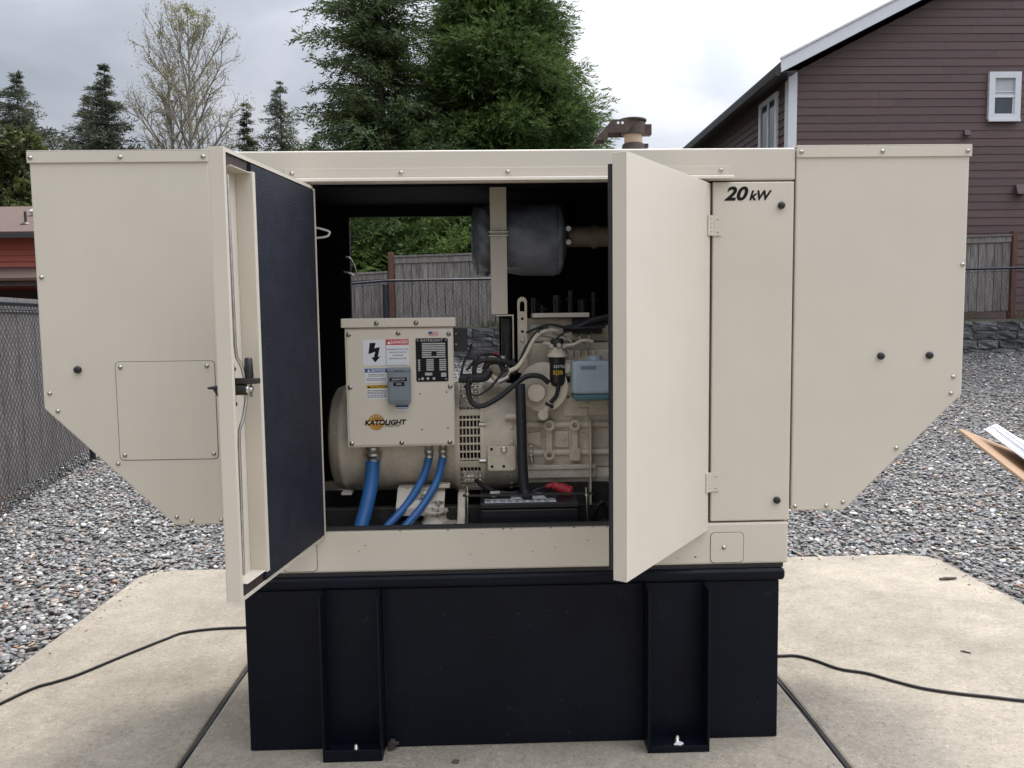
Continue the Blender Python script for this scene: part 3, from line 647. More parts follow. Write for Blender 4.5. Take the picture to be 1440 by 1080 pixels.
    b = MB(); b.prism(rrect(-1.3378, 1.108, -.9842, 1.4658, .015), -.0007, .001, 'y'); b.build('cover_gasket', rubber, hl, wp=OE)
    screws(hl, [(-1.318, 1.446), (-1.012, 1.446), (-1.318, 1.128), (-1.0, 1.128)], -.003)
    link('plug', pm, hl, Vector((-1.468, -.0005, 1.439)) - OE)
    for x in (1.437, 1.618): link('plug', pm, hr, Vector((x, -.0005, 1.447)) - OE)
    # black acoustic lining: back wall with its opening, end walls, ceiling
    b = MB()
    b.box((-.943, .895, .84), (-.645, .93, 2.134)).box((.05, .895, .84), (1.083, .93, 2.134)).box((-.645, .895, 2.083), (.05, .9195, 2.134))
    b.box((-.943, .04, .84), (-.918, .894, 2.13)).box((1.06, .04, .84), (1.083, .894, 2.13)).box((-.917, .04, 2.135), (1.059, .894, 2.17))
    b.box((-.60, .034, 2.078), (.80, .06, 2.134)); b.build('acoustic_lining', lining, E)
    b = MB(); b.box((-.968, .932, .84), (-.648, .949, 2.081)).box((.053, .932, .84), (1.084, .949, 2.081)); b.build('back_panel', beige, E)
    # back door folded out
    b = MB(); b.box((0, 0, .85), (.70, .04, 2.07)); bd = b.build('back_door', beige, None, local=True); bd.parent = E
    bd.location = Vector((-.655, .955, 0)) - Vector((OE.x, OE.y, OE.z)); bd.rotation_euler = (0, 0, R(118))
    # inner floor of the skid
    b = MB(); b.box((-.858, .052, .69), (1.053, .898, .70)); b.build('skid_floor', navy, E)
    b = MB(); b.box((-.60, .06, .702), (-.42, .13, .80)).box((-.858, .30, .702), (.9, .34, .845)).box((-.858, .66, .702), (.9, .70, .845)); b.build('skid_beam', dark_steel, E, bevel=.004)
    # loose white wires on the inner wall
    for p in ([(-.93, .10, 1.93), (-.80, .08, 1.945), (-.66, .07, 1.945), (-.585, .07, 1.93), (-.575, .07, 1.918), (-.60, .07, 1.905), (-.72, .07, 1.90), (-.90, .1, 1.90)],
              [(-.66, .885, 1.90), (-.635, .87, 1.885), (-.61, .86, 1.83), (-.615, .86, 1.805), (-.64, .87, 1.82), (-.67, .885, 1.83)]):
        b = MB(); b.tube(spline(p), .0042, 7); b.build('loose_wire', wire_m, E)
enclosure()

def doors():
    OE = org(E); z0, z1 = .808, 2.076
    H = z1 - z0
    # ---- left door: swung a little past square, inner side in view
    L_ = .662
    def shell(sx):
        b = MB(); t = .0022
        def bx(x0, x1, y0, y1, q0, q1):
            a, c = sorted((x0 * sx, x1 * sx)); b.box((a, y0, q0), (c, y1, q1))
        bx(0, Lw, 0, t, z0, z1); bx(Lw - t, Lw, t, .045, z0, z1); bx(0, t, t, .045, z0, z1); bx(t, Lw - t, t, .045, z0, z0 + t); bx(t, Lw - t, t, .045, z1 - t, z1)
        bx(Lw - .014, Lw - t, .0428, .045, z0 + t, z1 - t)
        bx(t, Lw - .014, .0428, .045, z1 - .012, z1 - t); bx(t, Lw - .014, .0428, .045, z0 + t, z0 + .012)
        return b, bx
    Lw = L_; b, _ = shell(1)
    door = b.build('door', beige, E, bevel=.0012, local=True); tag(door, 'left door, seen from its black lined inner side')
    door.location = Vector((-.657, -.002, 0)) - OE; door.rotation_euler = (0, 0, R(-98.6))
    P = lambda m, n, mt, bev=0: m.build(n, mt, door, local=True, bevel=bev)
    m = MB(); m.box((.010, .0025, z0 + .018), (.505, .050, z1 - .018)); P(m, 'insulation_panel', foam)
    m = MB(); m.box((.506, .0025, z0 + .040), (.5085, .055, z1 - .040)).box((.490, .0525, z0 + .040), (.5058, .055, z1 - .040)).box((.5088, .0025, z1 - .046), (L_ - .03, .050, z1 - .0435)).box((.5088, .0025, z0 + .0435), (L_ - .03, .050, z0 + .046)); P(m, 'inner_channel', beige, .0008)
    m = MB(); m.box((.0, .0455, z0 + .01), (.008, .052, z1 - .01)); P(m, 'hinge_edge', beige)
    m = MB(); m.box((.509, .003, z1 - .042), (L_ - .016, .04, z1 - .004)).box((.509, .003, z0 + .006), (L_ - .016, .04, z0 + .042)); P(m, 'gap_strip', rust)  # dark red-brown strips put in the slits at both channel ends
    # latch: escutcheon plate, cam shaft, grip and two rods
    zc = 1.418; xl = .600
    m = MB(); m.box((xl - .03, .0026, zc - .062), (xl + .03, .008, zc + .062)); lp = P(m, 'latch_plate', black, .002)
    m = MB(); m.cyl((xl, .008, zc - .008), (xl, .060, zc - .008), .017, 14).box((xl - .014, .010, zc + .008), (xl + .014, .092, zc + .024)); P(m, 'latch_body', dark_steel, .002)
    m = MB(); m.tube([(xl, .064, zc + .024), (xl, .064, zc + .03), (xl, .064, zc + .078), (xl, .064, zc + .082)], [.012, .013, .011, .008], 12); P(m, 'latch_grip', black)
    m = MB(); m.lathe([(0, .014), (.006, .014), (.006, .009), (.014, .009), (.016, .004)], (xl + .002, .060, zc - .008), 'y', 6).box((xl - .008, .062, zc - .03), (xl + .010, .069, zc + .01)); P(m, 'latch_nut', zinc)
    m = MB(); m.tube(spline([(xl, .055, zc + .005), (xl + .012, .050, zc + .055), (xl + .026, .042, zc + .085)], 3) + [Vector((xl + .028, .040, zc + .12)), Vector((xl + .030, .038, z1 - .07))], .005, 8); P(m, 'latch_rod', zinc)
    m = MB(); m.tube(spline([(xl, .056, zc - .02), (xl + .012, .050, zc - .08), (xl + .026, .042, zc - .12)], 3) + [Vector((xl + .028, .040, zc - .16)), Vector((xl + .030, .038, z0 + .07))], .005, 8); P(m, 'latch_rod', zinc)
    for dz in (.05, -.05):
        m = MB(); m.cyl((xl + .005, .008, zc + dz), (xl + .005, .026, zc + dz), .006, 6).cyl((xl + .005, .012, zc + dz), (xl + .005, .017, zc + dz), .010, 6); P(m, 'bolt', dark_steel)
    m = MB(); m.lathe([(0, .006), (.003, .005)], (.575, .0024, zc - .4), 'y', 8); P(m, 'bolt', dark_steel)
    m = MB(); m.box((xl - .014, -.018, zc - .020), (xl + .016, -.0005, zc + .006)); m.tube([(xl, -.014, zc - .004), (xl, -.034, zc - .003), (xl - .002, -.062, zc - .005)], [.008, .007, .0035], 8); m.tube([(xl, -.016, zc - .020), (xl, -.030, zc - .024), (xl, -.042, zc - .008)], [.006, .006, .004], 8)
    P(m, 'handle', black, .002)
    # ---- right door: half open, plain outer side in view
    Lw = .692; b, _ = shell(-1)
    d2 = b.build('door', beige, E, bevel=.004, local=True); tag(d2, 'right door, half open with its plain outer side showing')
    d2.location = Vector((.803, -.002, 0)) - OE; d2.rotation_euler = (0, 0, R(54.6))
    P2 = lambda m, n, mt, bev=0: m.build(n, mt, d2, local=True, bevel=bev)
    m = MB(); m.box((-Lw + .12, .0025, z0 + .018), (-.012, .050, z1 - .018)); P2(m, 'insulation_panel', foam)
    m = MB(); m.tube([(-Lw + .012, .054, z0 + .03), (-Lw + .012, .054, z1 - .03)], .0105, 10); P2(m, 'rubber_gasket', rubber)
    m = MB(); m.box((-Lw + .016, .0456, z0 + .02), (-Lw + .055, .0475, z1 - .02)); P2(m, 'inner_channel', beige)
    # hinges: leaf on post, leaf on door, knuckle
    for z in (1.925, .990):
        m = MB(); m.box((.808, -.0050, z - .036), (.843, -.0008, z + .036)); m.box((.800, -.012, z - .036), (.808, -.0035, z + .036))
        for k in range(5):
            zz = z - .036 + k * .0146
            m.cyl((.802, -.0095, zz), (.802, -.0095, zz + .0135), .0085, 12)
        h = m.build('hinge', beige, E, bevel=.001)
        m = MB(); m.box((-.030, -.0055, z - .036), (-.004, -.0005, z + .036)); P2(m, 'hinge_leaf', beige, .001)
        for z in (z,): screws(h, [(.830, z + .022), (.830, z - .022)], -.0045, .45)
doors()

def tank():
    T = thing('fuel_tank', 'black steel base fuel tank with two channel feet under the beige enclosure', 'fuel tank', (.08, .475, 0))
    b = MB(); b.box((-.914, 0, .002), (1.074, .95, .612)); b.build('tank_body', navy, T, bevel=.004)
    b = MB(); b.box((-.930, -.014, .614), (1.094, .965, .660)); b.build('top_frame', navy, T, bevel=.016, seg=4)
    b = MB(); b.box((-.90, .006, .6605), (1.09, .94, .6755)); b.build('gap_filler', rubber, T)  # black strip put in the gap between tank top and base rail
    for x0, x1 in ((-.626, -.410), (.562, .790)):
        b = MB(); b.box((x0, -.092, .001), (x0 + .008, -.001, .612)).box((x1 - .008, -.092, .001), (x1, -.001, .612)); f = b.build('channel_foot', navy, T, bevel=.0015)
        b = MB(); b.box((x0 + .0085, -.092, .001), (x1 - .0085, -.001, .018)).box((x0 + .0085, -.094, .0185), (x1 - .0085, -.088, .045 if x0 < 0 else .026)); b.build('base_plate', navy, f, bevel=.002, wp=org(T))
        b = MB(); xc = (x0 + x1) / 2 + .005; b.lathe([(0, .014), (.006, .014), (.006, .009), (.022, .008), (.024, .004)], (xc, -.045, .0185), 'z', 8); b.build('anchor_bolt', screwm, f, wp=org(T))
    for x in (-.630, -.406, .558, .794):
        b = MB(); zs = np.linspace(.02, .605, 60); b.tube([(x + random.uniform(-.0006, .0006), -.003, z) for z in zs], [random.uniform(.0028, .0050) for _ in zs], 6); b.build('weld_bead', navy, T)
    b = MB(); b.cyl((-.385, -.03, .022), (-.385, 0, .022), .014, 10).cyl((-.40, -.012, .02), (-.36, -.012, .024), .008, 8); b.build('drain_plug', rust, T)
    b = MB()
    for i in range(46):
        x = random.uniform(-.9, 1.06); z = random.uniform(.02, .6) ** 1; s = random.uniform(.0008, .0022)
        b.prism([(x - s, z), (x, z - s), (x + s, z), (x, z + s * 1.4)], -.001, -.0003, 'y')
    b.build('paint_chip', stone_m, T)
tank()

AX = Vector((0, .5, 1.105))
def alternator():
    T = thing('alternator', 'beige cylindrical alternator with louvred fan ring behind the control box', 'alternator', (-.35, .5, .86))
    b = MB(); b.lathe([(-.655, .07), (-.655, .185), (-.640, .213), (-.612, .222), (-.606, .230), (-.585, .230), (-.580, .222), (-.150, .222), (-.145, .235), (-.123, .235)], AX, 'x', 48); b.build('housing', beige_eng, T)
    b = MB(); b.lathe([(-.1225, .150), (-.042, .150)], AX, 'x', 32); b.build('fan_core', black, T)
    b = MB()
    for k in range(44):
        a = 2 * math.pi * k / 44
        p = Vector((0, math.cos(a), math.sin(a))) * .226 + AX
        b.box((-.1225, -.0035, -.0020), (-.0415, .0035, .0020), Matrix.Translation(p) @ Matrix.Rotation(a - math.pi / 2, 4, 'X'))
    for k in range(5):
        x = -.111 + k * .0145
        b.tube([AX + Vector((x, .222 * math.cos(2 * math.pi * j / 48), .222 * math.sin(2 * math.pi * j / 48))) for j in range(49)], .0024, 5, cap=False)
    for a in (R(180 + 22), R(180 - 32), R(180 + 85), R(180 + 75)):
        p = Vector((0, math.cos(a), math.sin(a))) * .226 + AX
        b.box((-.1225, -.013, -.002), (-.0415, .013, .005), Matrix.Translation(p) @ Matrix.Rotation(a - math.pi / 2, 4, 'X'))
    b.build('fan_guard', beige_eng, T)
    b = MB(); b.box((-.215, .255, .93), (-.165, .30, .945)); b.build('lug', beige_eng, T, bevel=.003)
    b = MB(); b.box((-.60, .28, .905), (-.56, .33, .915)); b.build('lug', beige_dirty, T)
    # mounting foot, rubber isolator and rail
    b = MB(); b.prism([(.20, .862), (.20, .870), (.285, .930), (.34, .930), (.34, .920), (.29, .920)], -.375, -.185, 'x'); b.box((-.375, .196, .835), (-.185, .20, .868)); b.build('mounting_foot', beige_dirty, T, bevel=.003)
    for x, z in ((-.265, .905), (-.225, .898), (-.25, .885)):
        b = MB(); b.lathe([(0, .012), (.008, .012), (.008, .007), (.016, .006)], (x, .27, z), 'z', 8); b.build('bolt', zinc, T)
    b = MB(); b.lathe([(0, .052), (.012, .056), (.02, .046), (.045, .046), (.05, .055), (.058, .052)], (-.225, .235, .792), 'z', 24); b.build('isolator', beige_dirty, T)
    b = MB(); b.box((-.32, .12, .74), (-.105, .42, .790)); b.prism([(.12, .791), (.42, .791), (.42, .90), (.30, .90), (.22, .83)], -.135, -.105, 'x'); b.build('mounting_rail', beige_eng, T, bevel=.004)
    return T
alternator()

def control_box():
    ang = R(2.5)
    T = thing('control_box', 'beige electrical box with warning stickers and a small grey breaker cover', 'control box', (-.345, .2, 1.11), ang)
    # local frame: x across, y depth, z up; box front at y=0
    o = lambda m, n, mt, bev=0, par=None: m.build(n, mt, par or T, local=True, bevel=bev)
    w = .208
    m = MB(); m.box((-w, 0, 0), (w, .30, .462)); o(m, 'cabinet', beige, .003)
    m = MB(); m.box((-w - .012, -.010, .4635), (w + .010, .31, .4995)); lid = o(m, 'lid', beige, .004)
    m = MB(); m.box((-w + .008, -.003, .008), (w - .004, -.0004, .455)); o(m, 'front_cover', beige, .001)
    sl = SCREWL
    for x, z in ((-.192, .438), (-.004, .441), (.190, .436), (-.192, .235), (.192, .232), (-.192, .016), (.0, .016), (.186, .014)): q = link('screw', sl, T, (x, -.003, z)); q.scale = (1.15,) * 3
    for x in (-.085, .066): q = link('screw', sl, T, (x, -.0105, .480)); q.scale = (1.15,) * 3
    yy = -.0036
    def lab(x0, z0, x1, z1, mt, name='sticker', d=0, par=None):
        m = MB(); m.box((x0, yy - d - .0004, z0), (x1, yy - d, z1)); return o(m, name, mt, par=par)
    def tx(s, size, x, z, mt, par, d=.0012, shear=0, off=0, sx=1.):
        t = text('lettering', s, size, (0, 0, 0), mt, None, shear, off, sx=sx); t.parent = par; t.location = (x, yy - d, z); return t
    # px -> local: x = (px-562)/1120*3.1 ; z from 1.11
    dg = lab(-.140, .318, .036, .418, white_lab); tag(dg, 'danger sticker with lightning bolt')
    lab(-.0510, .396, .0355, .4175, red_lab, 'header', .0005, dg)
    lab(-.0525, .3185, -.0512, .4178, ink, 'divider', .0005, dg)
    tx('DANGER', .0165, .000, .4065, white_lab, dg, shear=.0, off=.0003)
    m = MB(); m.prism([(-.047, .400), (-.033, .400), (-.040, .413)], yy - .0012, yy - .0008, 'y'); o(m, 'warning_triangle', white_lab, par=dg)
    m = MB(); m.prism([(-.113, .405), (-.090, .405), (-.096, .384), (-.075, .389), (-.083, .351), (-.073, .353), (-.094, .330), (-.108, .349), (-.098, .350), (-.093, .371), (-.119, .362)], yy - .0011, yy - .0006, 'y'); o(m, 'lightning_bolt', ink, par=dg)
    for s, z in (('DANGEROUS VOLTAGE', .3795), ('TURN UNIT SWITCH', .3675), ('OFF BEFORE', .3555), ('REMOVING COVER', .3435)): tx(s, .0072, -.0075, z, ink, dg, sx=1.05)
    nt = lab(-.135, .252, -.047, .307, white_lab); tag(nt, 'notice sticker with blue header')
    lab(-.1345, .291, -.0475, .3065, blue_lab, 'header', .0005, nt); tx('NOTICE', .0145, -.084, .2985, white_lab, nt, shear=.1, off=.0003)
    m = MB(); m.prism([(-.125, .294), (-.114, .294), (-.1195, .304)], yy - .0012, yy - .0008, 'y'); o(m, 'warning_triangle', white_lab, par=nt)
    ct = lab(-.130, .188, -.046, .243, white_lab); tag(ct, 'caution sticker with yellow header')
    lab(-.1295, .229, -.0465, .2425, yel_lab, 'header', .0005, ct); tx('CAUTION', .0145, -.081, .2355, ink, ct, off=.0003)
    m = MB(); m.prism([(-.126, .231), (-.114, .231), (-.120, .2415)], yy - .0012, yy - .0008, 'y'); o(m, 'warning_triangle', ink, par=ct)
    def lines(par, x0, x1, zs, mt=ink):
        m = MB()
        for z in zs:
            x = x0
            while x < x1:
                l = random.uniform(.004, .011); m.box((x, yy - .0009, z), (min(x + l, x1), yy - .0006, z + .0024)); x += l + .002
        o(m, 'fine_print', mt, par=par)
    lines(nt, -.122, -.060, (.282, .276)); lines(nt, -.128, -.055, (.266, .260))
    lines(ct, -.127, -.052, (.220, .214, .208, .200, .194))
    # breaker cover
    m = MB(); m.box((-.046, -.034, .170), (.040, -.0035, .306)); bc = o(m, 'breaker_cover', grey_plastic, .005)
    m = MB(); m.box((-.047, -.037, .296), (.041, -.002, .309)).cyl((-.02, -.036, .303), (.014, -.036, .303), .005, 8); o(m, 'cover_hinge', grey_plastic, .002, bc)
    m = MB(); m.prism(rrect(-.036, .182, .030, .290, .006), -.0362, -.0335, 'y'); o(m, 'cover_flap', grey_plastic, .001, bc)
    m = MB(); m.box((-.038, -.0375, .258), (.027, -.0365, .272)).box((-.024, -.0375, .240), (.018, -.0365, .254)); o(m, 'tape_label', ink, 0, bc)
    for s, z, x in (('GENERATOR', .265, -.0055), ('MAIN', .247, -.003)):
        t = text('lettering', s, .0085, (0, 0, 0), white_lab, None); t.parent = bc; t.location = (x, -.0379, z)
    sm_ = lab(-.022, .141, .030, .164, white_lab); tag(sm_, 'small blue and white sticker'); lab(-.0215, .154, .0295, .1635, blue_lab, 'header', .0005, sm_); lines(sm_, -.018, .026, (.148,))
    # rating plate
    m = MB(); m.prism(rrect(.062, .252, .186, .420, .006), yy - .001, yy + .0004, 'y'); rp = o(m, 'rating_plate', ink)
    tag(rp, 'black rating plate with silver fields')
    tx('KATOLIGHT', .0138, .122, .4115, plate_silver, rp, .0016, shear=.3, off=.0002, sx=1.12)
    m = MB()
    for i in range(7): m.box((.086, yy - .0014, .396 - i * .0085), (.176, yy - .0010, .4015 - i * .0085))
    for i in range(6):
        m.box((.102, yy - .0014, .334 - i * .0078), (.130, yy - .0010, .339 - i * .0078)); m.box((.152, yy - .0014, .334 - i * .0078), (.178, yy - .0010, .339 - i * .0078)); m.box((.070, yy - .0014, .333 - i * .0078), (.078, yy - .0010, .338 - i * .0078))
    m.box((.096, yy - .0014, .276), (.124, yy - .0010, .287)).box((.158, yy - .0014, .270), (.178, yy - .0010, .286))
    for x in (.086, .107, .130): m.lathe([(0, .0055), (-.0003, .0055)], (x, yy - .0012, .264), 'y', 10)
    o(m, 'plate_fields', plate_silver, 0, rp)
    m = MB(); m.box((.122, yy - .0018, .352), (.142, yy - .00145, .368)); o(m, 'plate_stamp', ink, 0, rp)
    for x, z in ((.070, .412), (.178, .413), (.073, .2605), (.177, .2605)): q = link('rivet', sl, rp, (x, yy - .001, z)); q.scale = (.55,) * 3
    # flag sticker
    fl = lab(.112, .4275, .150, .4460, white_lab); tag(fl, 'tiny flag sticker')
    m = MB()
    for i in range(4): m.box((.112, yy - .001, .430 + i * .0042), (.150, yy - .0007, .432 + i * .0042))
    o(m, 'flag_stripes', red_lab, 0, fl)
    m = MB(); m.box((.1122, yy - .0014, .4365), (.127, yy - .0011, .4455)); o(m, 'flag_canton', blue_lab, 0, fl)
    # maker's mark: half sun disc and lettering
    m = MB(); m.lathe([(0, .0315), (-.0004, .0315)], (-.096, yy, .0985), 'y', 30); lg = o(m, 'sun_emblem', gold)
    m = MB()
    for k in range(5):
        a = R(40 + k * 25); m.box((-.001, -.0004, .020), (.001, 0, .031), Matrix.Translation((-.096, yy - .0006, .0985)) @ Matrix.Rotation(a - math.pi / 2, 4, 'Y'))
    m.box((-.127, yy - .0009, .094), (-.064, yy - .0005, .1005)); o(m, 'emblem_rays', beige, 0, lg)
    tx('KATOLIGHT', .0265, -.063, .0955, ink, lg, .0012, shear=.22, off=.0011, sx=1.06)
    tx('CORPORATION', .0090, -.038, .0815, ink, lg, .0012, shear=.1, sx=.95)
    for x, z in ((.075, .205), (.177, .210), (.080, .065), (.180, .07)):
        m = MB(); m.lathe([(0, .003), (-.0006, .002)], (x, yy + .0003, z), 'y', 8); o(m, 'rivet_hole_dot', ink)  # black dots paint the dark of empty rivet holes
    # relay box bolted on its right side
    m = MB(); m.box((w + .0005, .03, .365), (w + .055, .14, .458)); rb = o(m, 'relay_box', black, .003)
    for z in (.392, .435): q = link('screw', sl, rb, (w + .010, .0295, z)); q.scale = (.7,) * 3
SCREWL = screw_mesh()
control_box()

def conduits():
    def run(label, pts, r, ring):
        T = thing('blue_conduit', label, 'conduit', pts[-1], group='blue conduits under the control box')
        b = MB(); b.tube(spline(pts, 8), r, 18); b.build('hose', blue_pvc, T)
        p = Vector(pts[0]); b = MB(); b.lathe([(-.030, r * 1.08), (-.012, r * 1.16), (-.010, r * 1.3), (.002, r * 1.3), (.004, r * 1.05), (.024, r * 1.05)], p, 'z', 18); b.build('connector', zinc, T)
    run('thick blue flexible conduit dropping from the left of the control box', [(-.468, .27, 1.075), (-.470, .265, 1.03), (-.476, .25, .955), (-.492, .215, .87), (-.518, .165, .77), (-.535, .14, .71)], .0285, 1)
    run('thin blue conduit curving down nearest the thick one', [(-.246, .28, 1.082), (-.250, .278, 1.04), (-.275, .26, .965), (-.335, .21, .875), (-.410, .155, .80), (-.48, .12, .73)], .0155, 1)
    run('thin blue conduit curving down by the mounting rail', [(-.190, .28, 1.082), (-.194, .276, 1.04), (-.218, .25, .955), (-.278, .19, .865), (-.352, .135, .79), (-.42, .105, .73)], .0155, 1)
conduits()

def engine():
    T = thing('diesel_engine', 'beige painted diesel engine with black fuel filter and hoses', 'engine', (.3, .5, .8))
    b = MB(); b.lathe([(-.041, .235), (-.030, .240), (-.022, .232), (.06, .228), (.125, .215), (.140, .205), (.140, .05)], AX, 'x', 48); fh = b.build('flywheel_housing', beige_eng, T)
    for k in range(10):
        a = 2 * math.pi * k / 10 + .3; p = AX + Vector((-.033, .238 * math.cos(a), .238 * math.sin(a))); b = MB(); b.cyl(p - Vector((.012, 0, 0)), p + Vector((.014, 0, 0)), .009, 6); b.build('bolt', zinc, fh, wp=org(T))
    # crankcase with ribs, side rails
    b = MB(); b.box((.141, .36, .985), (.74, .70, 1.30)).box((.141, .33, 1.295), (.74, .70, 1.34)); b.prism([(.345, .95), (.36, .984), (.70, .984), (.70, .90), (.36, .90)], .141, .72, 'x'); b.build('crankcase', beige_eng, T, bevel=.006, seg=2)
    b = MB(); b.cyl((.141, .352, 1.165), (.72, .352, 1.165), .014, 10).cyl((.141, .352, 1.05), (.50, .352, 1.05), .014, 10); b.box((.141, .320, .985), (.43, .36, 1.003)).box((.141, .326, .949), (.43, .345, .984)); b.build('oil_gallery', beige_eng, T, bevel=.003)
    for x in (.240, .345):
        b = MB(); b.box((x - .013, .335, 1.055), (x + .013, .362, 1.155))
        for z in (1.165, 1.045):
            if x > .3 and z < 1.1: b.prism(rrect(x - .022, z - .026, x + .022, z + .026, .008), .326, .36, 'y')
            else:
                # a boss with a bored hole
                n = 8; ro, ri = .024, .011
                oc = [(x + ro * math.cos(R(22.5 + 45 * k)), z + ro * math.sin(R(22.5 + 45 * k))) for k in range(n)]
                ic = [(x + ri * math.cos(R(22.5 + 45 * k)), z + ri * math.sin(R(22.5 + 45 * k))) for k in range(n)]
                vs = [(p[0], .322, p[1]) for p in oc] + [(p[0], .322, p[1]) for p in ic] + [(p[0], .36, p[1]) for p in oc] + [(p[0], .36, p[1]) for p in ic]
                fs = []
                for k in range(n):
                    j = (k + 1) % n; fs += [(k, j, n + j, n + k), (k, 2*n + k, 2*n + j, j), (n + k, n + j, 3*n + j, 3*n + k)]
                b.add(vs, fs)
        b.build('mounting_boss', beige_eng, T, bevel=.002)
    b = MB(); b.box((.141, .352, .82), (.50, .66, .948)); b.build('oil_pan', dark_steel, T, bevel=.02)
    # injection pump side: timing lump and pump bodies
    b = MB(); b.lathe([(.30, .10), (.335, .10), (.345, .085), (.40, .085)], (.215, 0, 1.325), 'y', 28); b.box((.30, .345, 1.20), (.62, .40, 1.295)); b.build('gear_cover', beige_eng, T, bevel=.004)
    b = MB(); b.lathe([(.268, .034), (.272, .0385), (.29, .0385), (.295, .03)], (.186, 0, 1.305), 'y', 28); b.build('filler_cap', beige_eng, T)
    b = MB(); b.lathe([(.285, .019), (.29, .023), (.31, .023), (.33, .016)], (.214, 0, 1.213), 'y', 18); b.tube([(.220, .30, 1.222), (.235, .30, 1.250), (.243, .30, 1.262)], [.016, .015, .012], 10); b.build('water_elbow', beige_eng, T)
    b = MB(); b.tube(spline([(.244, .30, 1.262), (.266, .29, 1.290), (.276, .29, 1.33), (.278, .30, 1.37)]), .0085, 8); b.build('fuel_hose', rubber, T)
    b = MB(); b.cyl((.236, .296, 1.248), (.242, .296, 1.258), .018, 10); b.build('hose_clamp', rubber, T)
    # cylinder head, cover, manifold
    b = MB(); b.box((.141, .40, 1.342), (.74, .64, 1.50)); b.box((.30, .365, 1.40), (.60, .40, 1.47)).box((.37, .35, 1.42), (.385, .37, 1.50)).box((.42, .35, 1.40), (.435, .37, 1.47)); b.build('cylinder_block', beige_eng, T, bevel=.006)
    b = MB(); b.box((.155, .42, 1.502), (.72, .62, 1.602)); b.build('valve_cover', beige_eng, T, bevel=.012)
    b = MB(); b.box((.18, .355, 1.604), (.41, .50, 1.622)); b.build('cover_plate', beige, T, bevel=.002)
    b = MB(); b.box((.345, .372, 1.535), (.465, .42, 1.598)); b.build('control_module', black, T, bevel=.003)
    b = MB()
    for x, h, r in ((.20, .09, .012), (.235, .06, .009), (.30, .10, .016), (.36, .12, .012), (.41, .08, .018), (.46, .11, .010)): b.cyl((x, .60, 1.60), (x, .60, 1.60 + h), r, 8).cyl((x - .02, .60, 1.60 + h * .7), (x + .02, .60, 1.60 + h * .7), .006, 6)
    b.build('injector', dark_steel, T)
    # lifting eye
    b = MB(); x0, x1, zt = .118, .157, 1.690; xc = (x0 + x1) / 2
    n = 12; oc = [(x1, 1.40), (x1, zt - .02)] + [(xc + .0195 * math.cos(R(180 * k / n)), zt - .02 + .0195 * math.sin(R(180 * k / n))) for k in range(1, n)] + [(x0, zt - .02), (x0, 1.40)]
    ic = [(xc + .010, 1.630)] + [(xc + .010, 1.655)] + [(xc + .010 * math.cos(R(180 * k / n)), 1.660 + .012 * math.sin(R(180 * k / n))) for k in range(1, n)] + [(xc - .010, 1.655), (xc - .010, 1.630)]
    m_ = len(oc); y0, y1 = .372, .384
    top_o = oc[1:-1]; vs = []; fs = []
    # upper part as strips between outline and slot
    k0 = len(ic); O = [(x1, 1.612)] + top_o[0:] + [(x0, 1.612)]
    I = ic
    # resample both to equal counts
    def res(pl, n):
        pl = [Vector((*p, 0)) for p in pl]; d = [0]
        for i in range(len(pl) - 1): d.append(d[-1] + (pl[i + 1] - pl[i]).length)
        out = []
        for i in range(n):
            t = d[-1] * i / (n - 1); j = max(k for k in range(len(d)) if d[k] <= t + 1e-9); j = min(j, len(pl) - 2)
            f = (t - d[j]) / max(d[j + 1] - d[j], 1e-9); q = pl[j].lerp(pl[j + 1], f); out.append((q.x, q.y))
        return out
    Q = 16; O = res(O, Q); I2 = res(I, Q)
    for yv in (y0, y1): vs += [(p[0], yv, p[1]) for p in O] + [(p[0], yv, p[1]) for p in I2]
    for i in range(Q - 1):
        fs += [(i, i + 1, Q + i + 1, Q + i), (2*Q + i, 3*Q + i, 3*Q + i + 1, 2*Q + i + 1), (i, 2*Q + i, 2*Q + i + 1, i + 1), (Q + i, Q + i + 1, 3*Q + i + 1, 3*Q + i)]
    b.add(vs, fs); b.box((x0, y0, 1.38), (x1, y1, 1.612)); b.prism([(x0, 1.612), (x1, 1.612), (xc + .010, 1.630), (xc - .010, 1.630)], y0, y1, 'y')
    le = b.build('lifting_eye', beige_eng, T)
    for z, r in ((1.600, .006), (1.548, .006)): b = MB(); b.lathe([(0, r), (-.0006, r)], (xc, y0 - .0002, z), 'y', 10); b.build('bolt_hole_disc', ink, le, wp=org(T))  # flat black discs: the dark inside open bolt holes is painted on
    b = MB(); b.lathe([(0, .009), (-.008, .008)], (xc, y0, 1.515), 'y', 8); b.build('bolt', zinc, le, wp=org(T))
    # fuel filter
    xf, yf = .273, .31
    b = MB(); b.lathe([(1.325, .012), (1.332, .026), (1.350, .033), (1.445, .033)], (xf, yf, 0), 'z', 28); ff = b.build('fuel_filter', black, T)
    b = MB(); b.lathe([(1.446, .040), (1.458, .040), (1.462, .034), (1.478, .032), (1.485, .026)], (xf, yf, 0), 'z', 28); b.build('filter_head', beige_eng, ff, wp=org(T))
    b = MB(); b.lathe([(1.486, .026), (1.515, .026), (1.52, .018)], (xf, yf, 0), 'z', 20); b.build('priming_knob', rubber, ff, wp=org(T))
    for dx, dz, dy in ((-.025, 1.490, -.018), (.004, 1.494, -.034), (.026, 1.490, -.018)):
        b = MB(); b.cyl((xf + dx, yf + dy, dz), (xf + dx, yf + dy - .016, dz), .009, 8); b.build('banjo_bolt', zinc, ff, wp=org(T))
    t = text('part_number', '533752', .0145, (xf + .004, yf - .0345, 1.408), white_lab, ff, shear=.1, sx=1.05)
